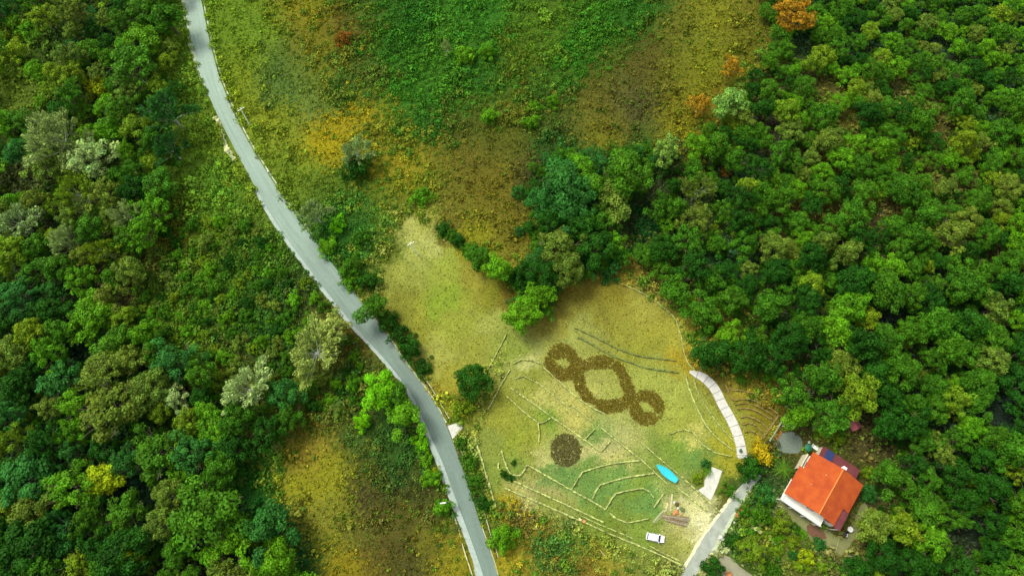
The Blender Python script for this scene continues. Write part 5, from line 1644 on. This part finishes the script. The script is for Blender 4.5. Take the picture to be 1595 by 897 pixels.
# wheelbarrow
def barrow():
    p, q = P(900.5, 807.5), P(911, 812)
    d = q - p; c = (p + q) / 2
    e = empty('wheelbarrow', (c.x, c.y, 0), math.atan2(d.y, d.x), 'small orange wheelbarrow lying at the end of a pale edging', 'wheelbarrow')
    m = MB()
    vs = [(.05, -.42, .62), (.95, -.36, .66), (.95, .36, .66), (.05, .42, .62), (.22, -.24, .28), (.78, -.22, .30), (.78, .22, .30), (.22, .24, .28)]
    m.add(vs, [(0, 1, 5, 4), (1, 2, 6, 5), (2, 3, 7, 6), (3, 0, 4, 7), (4, 5, 6, 7)])
    m.build('tray', mat('orange_tray', alb(222, 168, 90), .6, .2, 2), e)
    for sg in (-1, 1):
        m = MB(); m.tube((-.85, sg * .30, .66), (.85, sg * .12, .26), .04, n=6); m.build('handle', mat('pale_handle', alb(240, 220, 150), .7, .1, 3), e)
        m = MB(); m.tube((.15, sg * .22, .4), (.05, sg * .28, 0), .03, n=6); m.build('leg', M_DARK, e)
    m = MB(); m.box((-.42, 0, .56), (.75, .5, .12)); m.build('sack', mat('pale_sack', alb(238, 222, 150), .9, .15, 3), e, .04)
    m = MB(); m.tube((1.0, -.06, .2), (1.0, .06, .2), .2, n=14); m.build('wheel', M_DARK, e)
barrow()

# ---------------------------------------------------------------- yard furniture
# white cabinet
a, b = P(1228, 657, 1.0), P(1237.5, 666, 1.0)
d = b - a; c = (a + b) / 2
e = empty('garden_cabinet', (c.x, c.y, 0), math.atan2(d.y, d.x), 'white garden cabinet with split lid at the corner of the gravel yard', 'cabinet')
m = MB(); m.box((0, 0, .55), (d.length, 1.0, 1.1)); m.build('body', M_WHITE, e, .02)
for s in (-1, 1):
    m = MB(); m.box((s * d.length / 4, 0, 1.15), (d.length / 2 - .05, 1.08, .07)); m.build('lid', M_WHITE, e, .01)
# orange pallet boards beside the plank wall
a, b = P(1215.5, 671), P(1208, 683)
d = b - a; c = (a + b) / 2
e = empty('pallet', (c.x, c.y, 0), math.atan2(d.y, d.x), 'reddish wooden pallet beside the grey plank wall', 'pallet')
for s in (-1, 0, 1):
    m = MB(); m.box((0, s * .38, .22), (d.length, .26, .05)); m.build('board', mat('reddish_board', alb(176, 112, 56), .9, .2, 3), e)
m = MB()
for t in (-.45, 0, .45): m.box((d.length * t, 0, .1), (.12, 1.0, .18))
m.build('bearer', M_LOGB, e)['kind'] = 'stuff'
# ladder-like grey frame between cabinet and wall
e = empty('metal_stand', P(1221, 663), .25, 'small grey metal stand left of the white garden cabinet', 'stand')
m = MB(); m.box((0, 0, .75), (1.6, .18, .08)); m.build('top', M_INS, e)
for s in (-1, 1):
    m = MB(); m.tube((s * .7, 0, 0), (s * .7, 0, .75), .05, n=6); m.build('leg', M_INS, e)
# green parasol
b = P(1254, 698)
e = empty('parasol', b, 0, 'dark green parasol at the top corner of the house', 'parasol')
m = MB(); m.tube((0, 0, 0), (0, 0, 2.3), .04, n=8); m.build('pole', M_RAIL, e)
m = MB(); n = 8
vs = [(0, 0, 2.45)] + [(.95 * math.cos(2 * math.pi * k / n), .95 * math.sin(2 * math.pi * k / n), 1.98) for k in range(n)] + [(0, 0, 2.38)]
m.add(vs, [(0, 1 + k, 1 + (k + 1) % n) for k in range(n)] + [(n + 1, 1 + (k + 1) % n, 1 + k) for k in range(n)]); m.build('canopy', mat('green_canvas', alb(18, 120, 80), .8, .1, 2), e)
m = MB(); m.lathe((0, 0, 0), [(.3, 0), (.3, .07), (.08, .1)], 14); m.build('base', M_DARK, e)
# white garden chairs next to it
def chair(px, py, rz, label, w=.62):
    e = empty('garden_chair', P(px, py), rz, label, 'chair', 'white chairs by the parasol')
    m = MB(); m.box((0, 0, .45), (w, w, .06)); m.build('seat', M_RAIL, e, .02)
    m = MB(); m.box((0, w / 2, .75), (w, .06, .6)); m.build('backrest', M_RAIL, e, .02)
    for sx in (-1, 1):
        for sy in (-1, 1):
            m = MB(); m.tube((sx * w * .43, sy * w * .43, 0), (sx * w * .42, sy * w * .42, .44), .03, n=6); m.build('leg', M_RAIL, e)
    return e
chair(1266, 695, .9, 'white garden chair nearest to the green parasol', .9)
chair(1270.5, 698.5, -.6, 'white garden chair between the parasol chair and the maroon lean-to', .8)
chair(1259, 689, .2, 'small white garden chair behind the green parasol', .5)
# round white table, white bench, dark blue barbecue under it
e = empty('round_table', P(1322.5, 824), 0, 'round white table beside the right corner of the house', 'table')
m = MB(); m.lathe((0, 0, .70), [(.02, 0), (.66, 0), (.68, .03), (.66, .06)], 26); m.build('tabletop', M_RAIL, e)
m = MB(); m.tube((0, 0, .05), (0, 0, .7), .06, n=8); m.build('pedestal', M_DARK, e)
m = MB(); m.lathe((0, 0, 0), [(.34, 0), (.34, .04), (.08, .08)], 16); m.build('base', M_DARK, e)
e = empty('motor_scooter', P(1317.5, 831), 1.0, 'dark blue motor scooter with white seat below the round table', 'scooter')
blue = mat('dark_blue_paint', alb(28, 42, 66), .4, .2, 2)
m = MB(); vs = [(-.85, -.22, .45), (.0, -.24, .35), (.35, -.2, .35), (.75, -.2, .8), (.75, .2, .8), (.35, .2, .35), (0, .24, .35), (-.85, .22, .45),
                (-.8, -.16, .78), (.0, -.18, .72), (.32, -.16, .42), (.66, -.16, 1.0), (.66, .16, 1.0), (.32, .16, .42), (.0, .18, .72), (-.8, .16, .78)]
m.add(vs, [tuple(range(7, -1, -1)), (0, 1, 9, 8), (1, 2, 10, 9), (2, 3, 11, 10), (3, 4, 12, 11), (4, 5, 13, 12), (5, 6, 14, 13), (6, 7, 15, 14), (7, 0, 8, 15), (8, 9, 14, 15), (9, 10, 13, 14), (10, 11, 12, 13)])
m.build('body', blue, e)
m = MB(); m.box((-.40, 0, .84), (.72, .32, .12)); m.build('seat', M_RAIL, e, .03)
for xx in (-.65, .8):
    m = MB(); m.tube((xx, -.07, .26), (xx, .07, .26), .26, n=16); m.build('wheel', M_DARK, e)
m = MB(); m.tube((.62, -.36, 1.12), (.62, .36, 1.12), .03, n=6); m.tube((.7, 0, .9), (.62, 0, 1.12), .04, n=6); m.build('handlebar', M_DARK, e)
e = empty('water_barrel', P(1313.5, 832), 0, 'dark barrel beside the scooter at the house corner', 'barrel')
m = MB(); m.lathe((0, 0, 0), [(.42, 0), (.50, .3), (.5, .65), (.42, .95)], 18); m.build('drum', blue, e)
m = MB(); m.lathe((0, 0, .95), [(.44, 0), (.44, .05)], 18); m.build('lid', M_DARK, e)
# washing lines
def wire(name, p, q, label, r=.035, sag=.3):
    m = MB(); a, b = P(*p), P(*q)
    pts = [a.lerp(b, i / 8) - Vector((0, 0, sag * 4 * (i / 8) * (1 - i / 8))) for i in range(9)]
    for i in range(8): m.tube(pts[i], pts[i + 1], r, n=5)
    return tag(m.build(name, mat('pale_cord', alb(196, 184, 112), .8, .1, 3)), label, 'cable')
wire('washing_line', (1326, 796, 4.4), (1347, 812, 1.6), 'pale washing line running right from the corner of the house', sag=.1)
wire('washing_line', (1308, 834, 3.6), (1299, 872, 1.0), 'pale washing line running down from the lower house corner', sag=.15)
for k, (a, b, lab) in enumerate([(1347, 812, 'thin post holding the right washing line'), (1299, 872, 'thin post holding the lower washing line')]):
    m = MB(); m.tube((0, 0, 0), (0, 0, [1.75, 1.15][k]), .04, n=6); o = m.build('line_post', M_DARK); o.location = P(a, b) - Vector((0, 0, 0))
    q = P(a, b, [1.6, 1.0][k]); o.location = (q.x, q.y, 0); tag(o, lab, 'post')
# small things by the road and the path
rock(543, 531, .34, 'white boundary stone in the bare patch left of the road bend, larger of two', M_CONC, 'boundary_stone', 'stone', None, 1.3, 3)
rock(551, 534, .24, 'small white stone in the bare patch left of the road bend', M_CONC, 'boundary_stone', 'stone', None, .8, 4)
e = empty('flower_pot', P(1152, 702), 0, 'pale flower pot with a small plant on the lower end of the white path', 'flower pot')
e.location.z = .32
m = MB(); m.lathe((0, 0, 0), [(.22, 0), (.34, .42), (.37, .46), (.30, .46)], 14); m.build('pot', M_INS, e)
V = puff(60, np.random.default_rng(5), .3) * .42 + np.array([0, 0, .62])
o = link('plant', mesh_quads('plant', V, np.ones((len(V), 3)), M_LEAF), None, e); o.color = alb(70, 130, 60, 1.2)
# faded red tarp shelter in the wood
e = empty('tarp_shelter', P(1326, 662), .5, 'faded red tarp shelter half hidden in the wood above the house', 'shelter')
m = MB(); m.add([(-1.4, -1.2, 1.7), (1.4, -1.2, 1.5), (1.4, 1.2, 1.6), (-1.4, 1.2, 1.8), (0, -1.3, 2.3), (0, 1.3, 2.4)], [(0, 4, 5, 3), (4, 1, 2, 5)])
m.build('tarp', mat('faded_red_tarp', alb(172, 84, 86), .8, .2, 1), e)
for sx in (-1, 1):
    for sy in (-1, 1):
        m = MB(); m.tube((sx * 1.35, sy * 1.15, 0), (sx * 1.35, sy * 1.15, 1.6), .05, n=6); m.build('post', M_LOGB, e)
# reddish bench and pale box right of the house
e = empty('garden_bench', P(1365, 796), -.9, 'reddish wooden bench under the trees right of the house', 'bench')
m = MB(); m.box((0, 0, .45), (1.7, .5, .07)); m.build('seat', mat('red_wood', alb(140, 78, 58), .8, .2, 3), e)
m = MB(); m.box((0, .25, .8), (1.7, .06, .5)); m.build('backrest', mat('red_wood_back', alb(140, 78, 58), .8, .2, 3), e)
for s in (-1, 1):
    m = MB(); m.box((s * .7, 0, .22), (.08, .45, .44)); m.build('leg', M_DARK, e)
log((1320, 864), (1327, 869), .22, 'short grey plank on the ground below the courtyard', mat('grey_plank', alb(160, 155, 130), .9, .2, 3), flat=True)
# broken branches on the scrub
log((934, 856), (943, 866), .12, 'pale fallen branch on the scrub below the garden', mat('pale_branch', alb(205, 195, 120), .9, .2, 3), grp=None)
print('counts', NFIX, NIND - NFIX, len(TREES) - UNDER0, sum(t['cat'] == 'tree' for t in TREES[:NIND]))

for o in S.objects:
    if 'label' in o.keys() and len(o['label'].split()) > 15: print('LONG', len(o['label'].split()), o['label'])
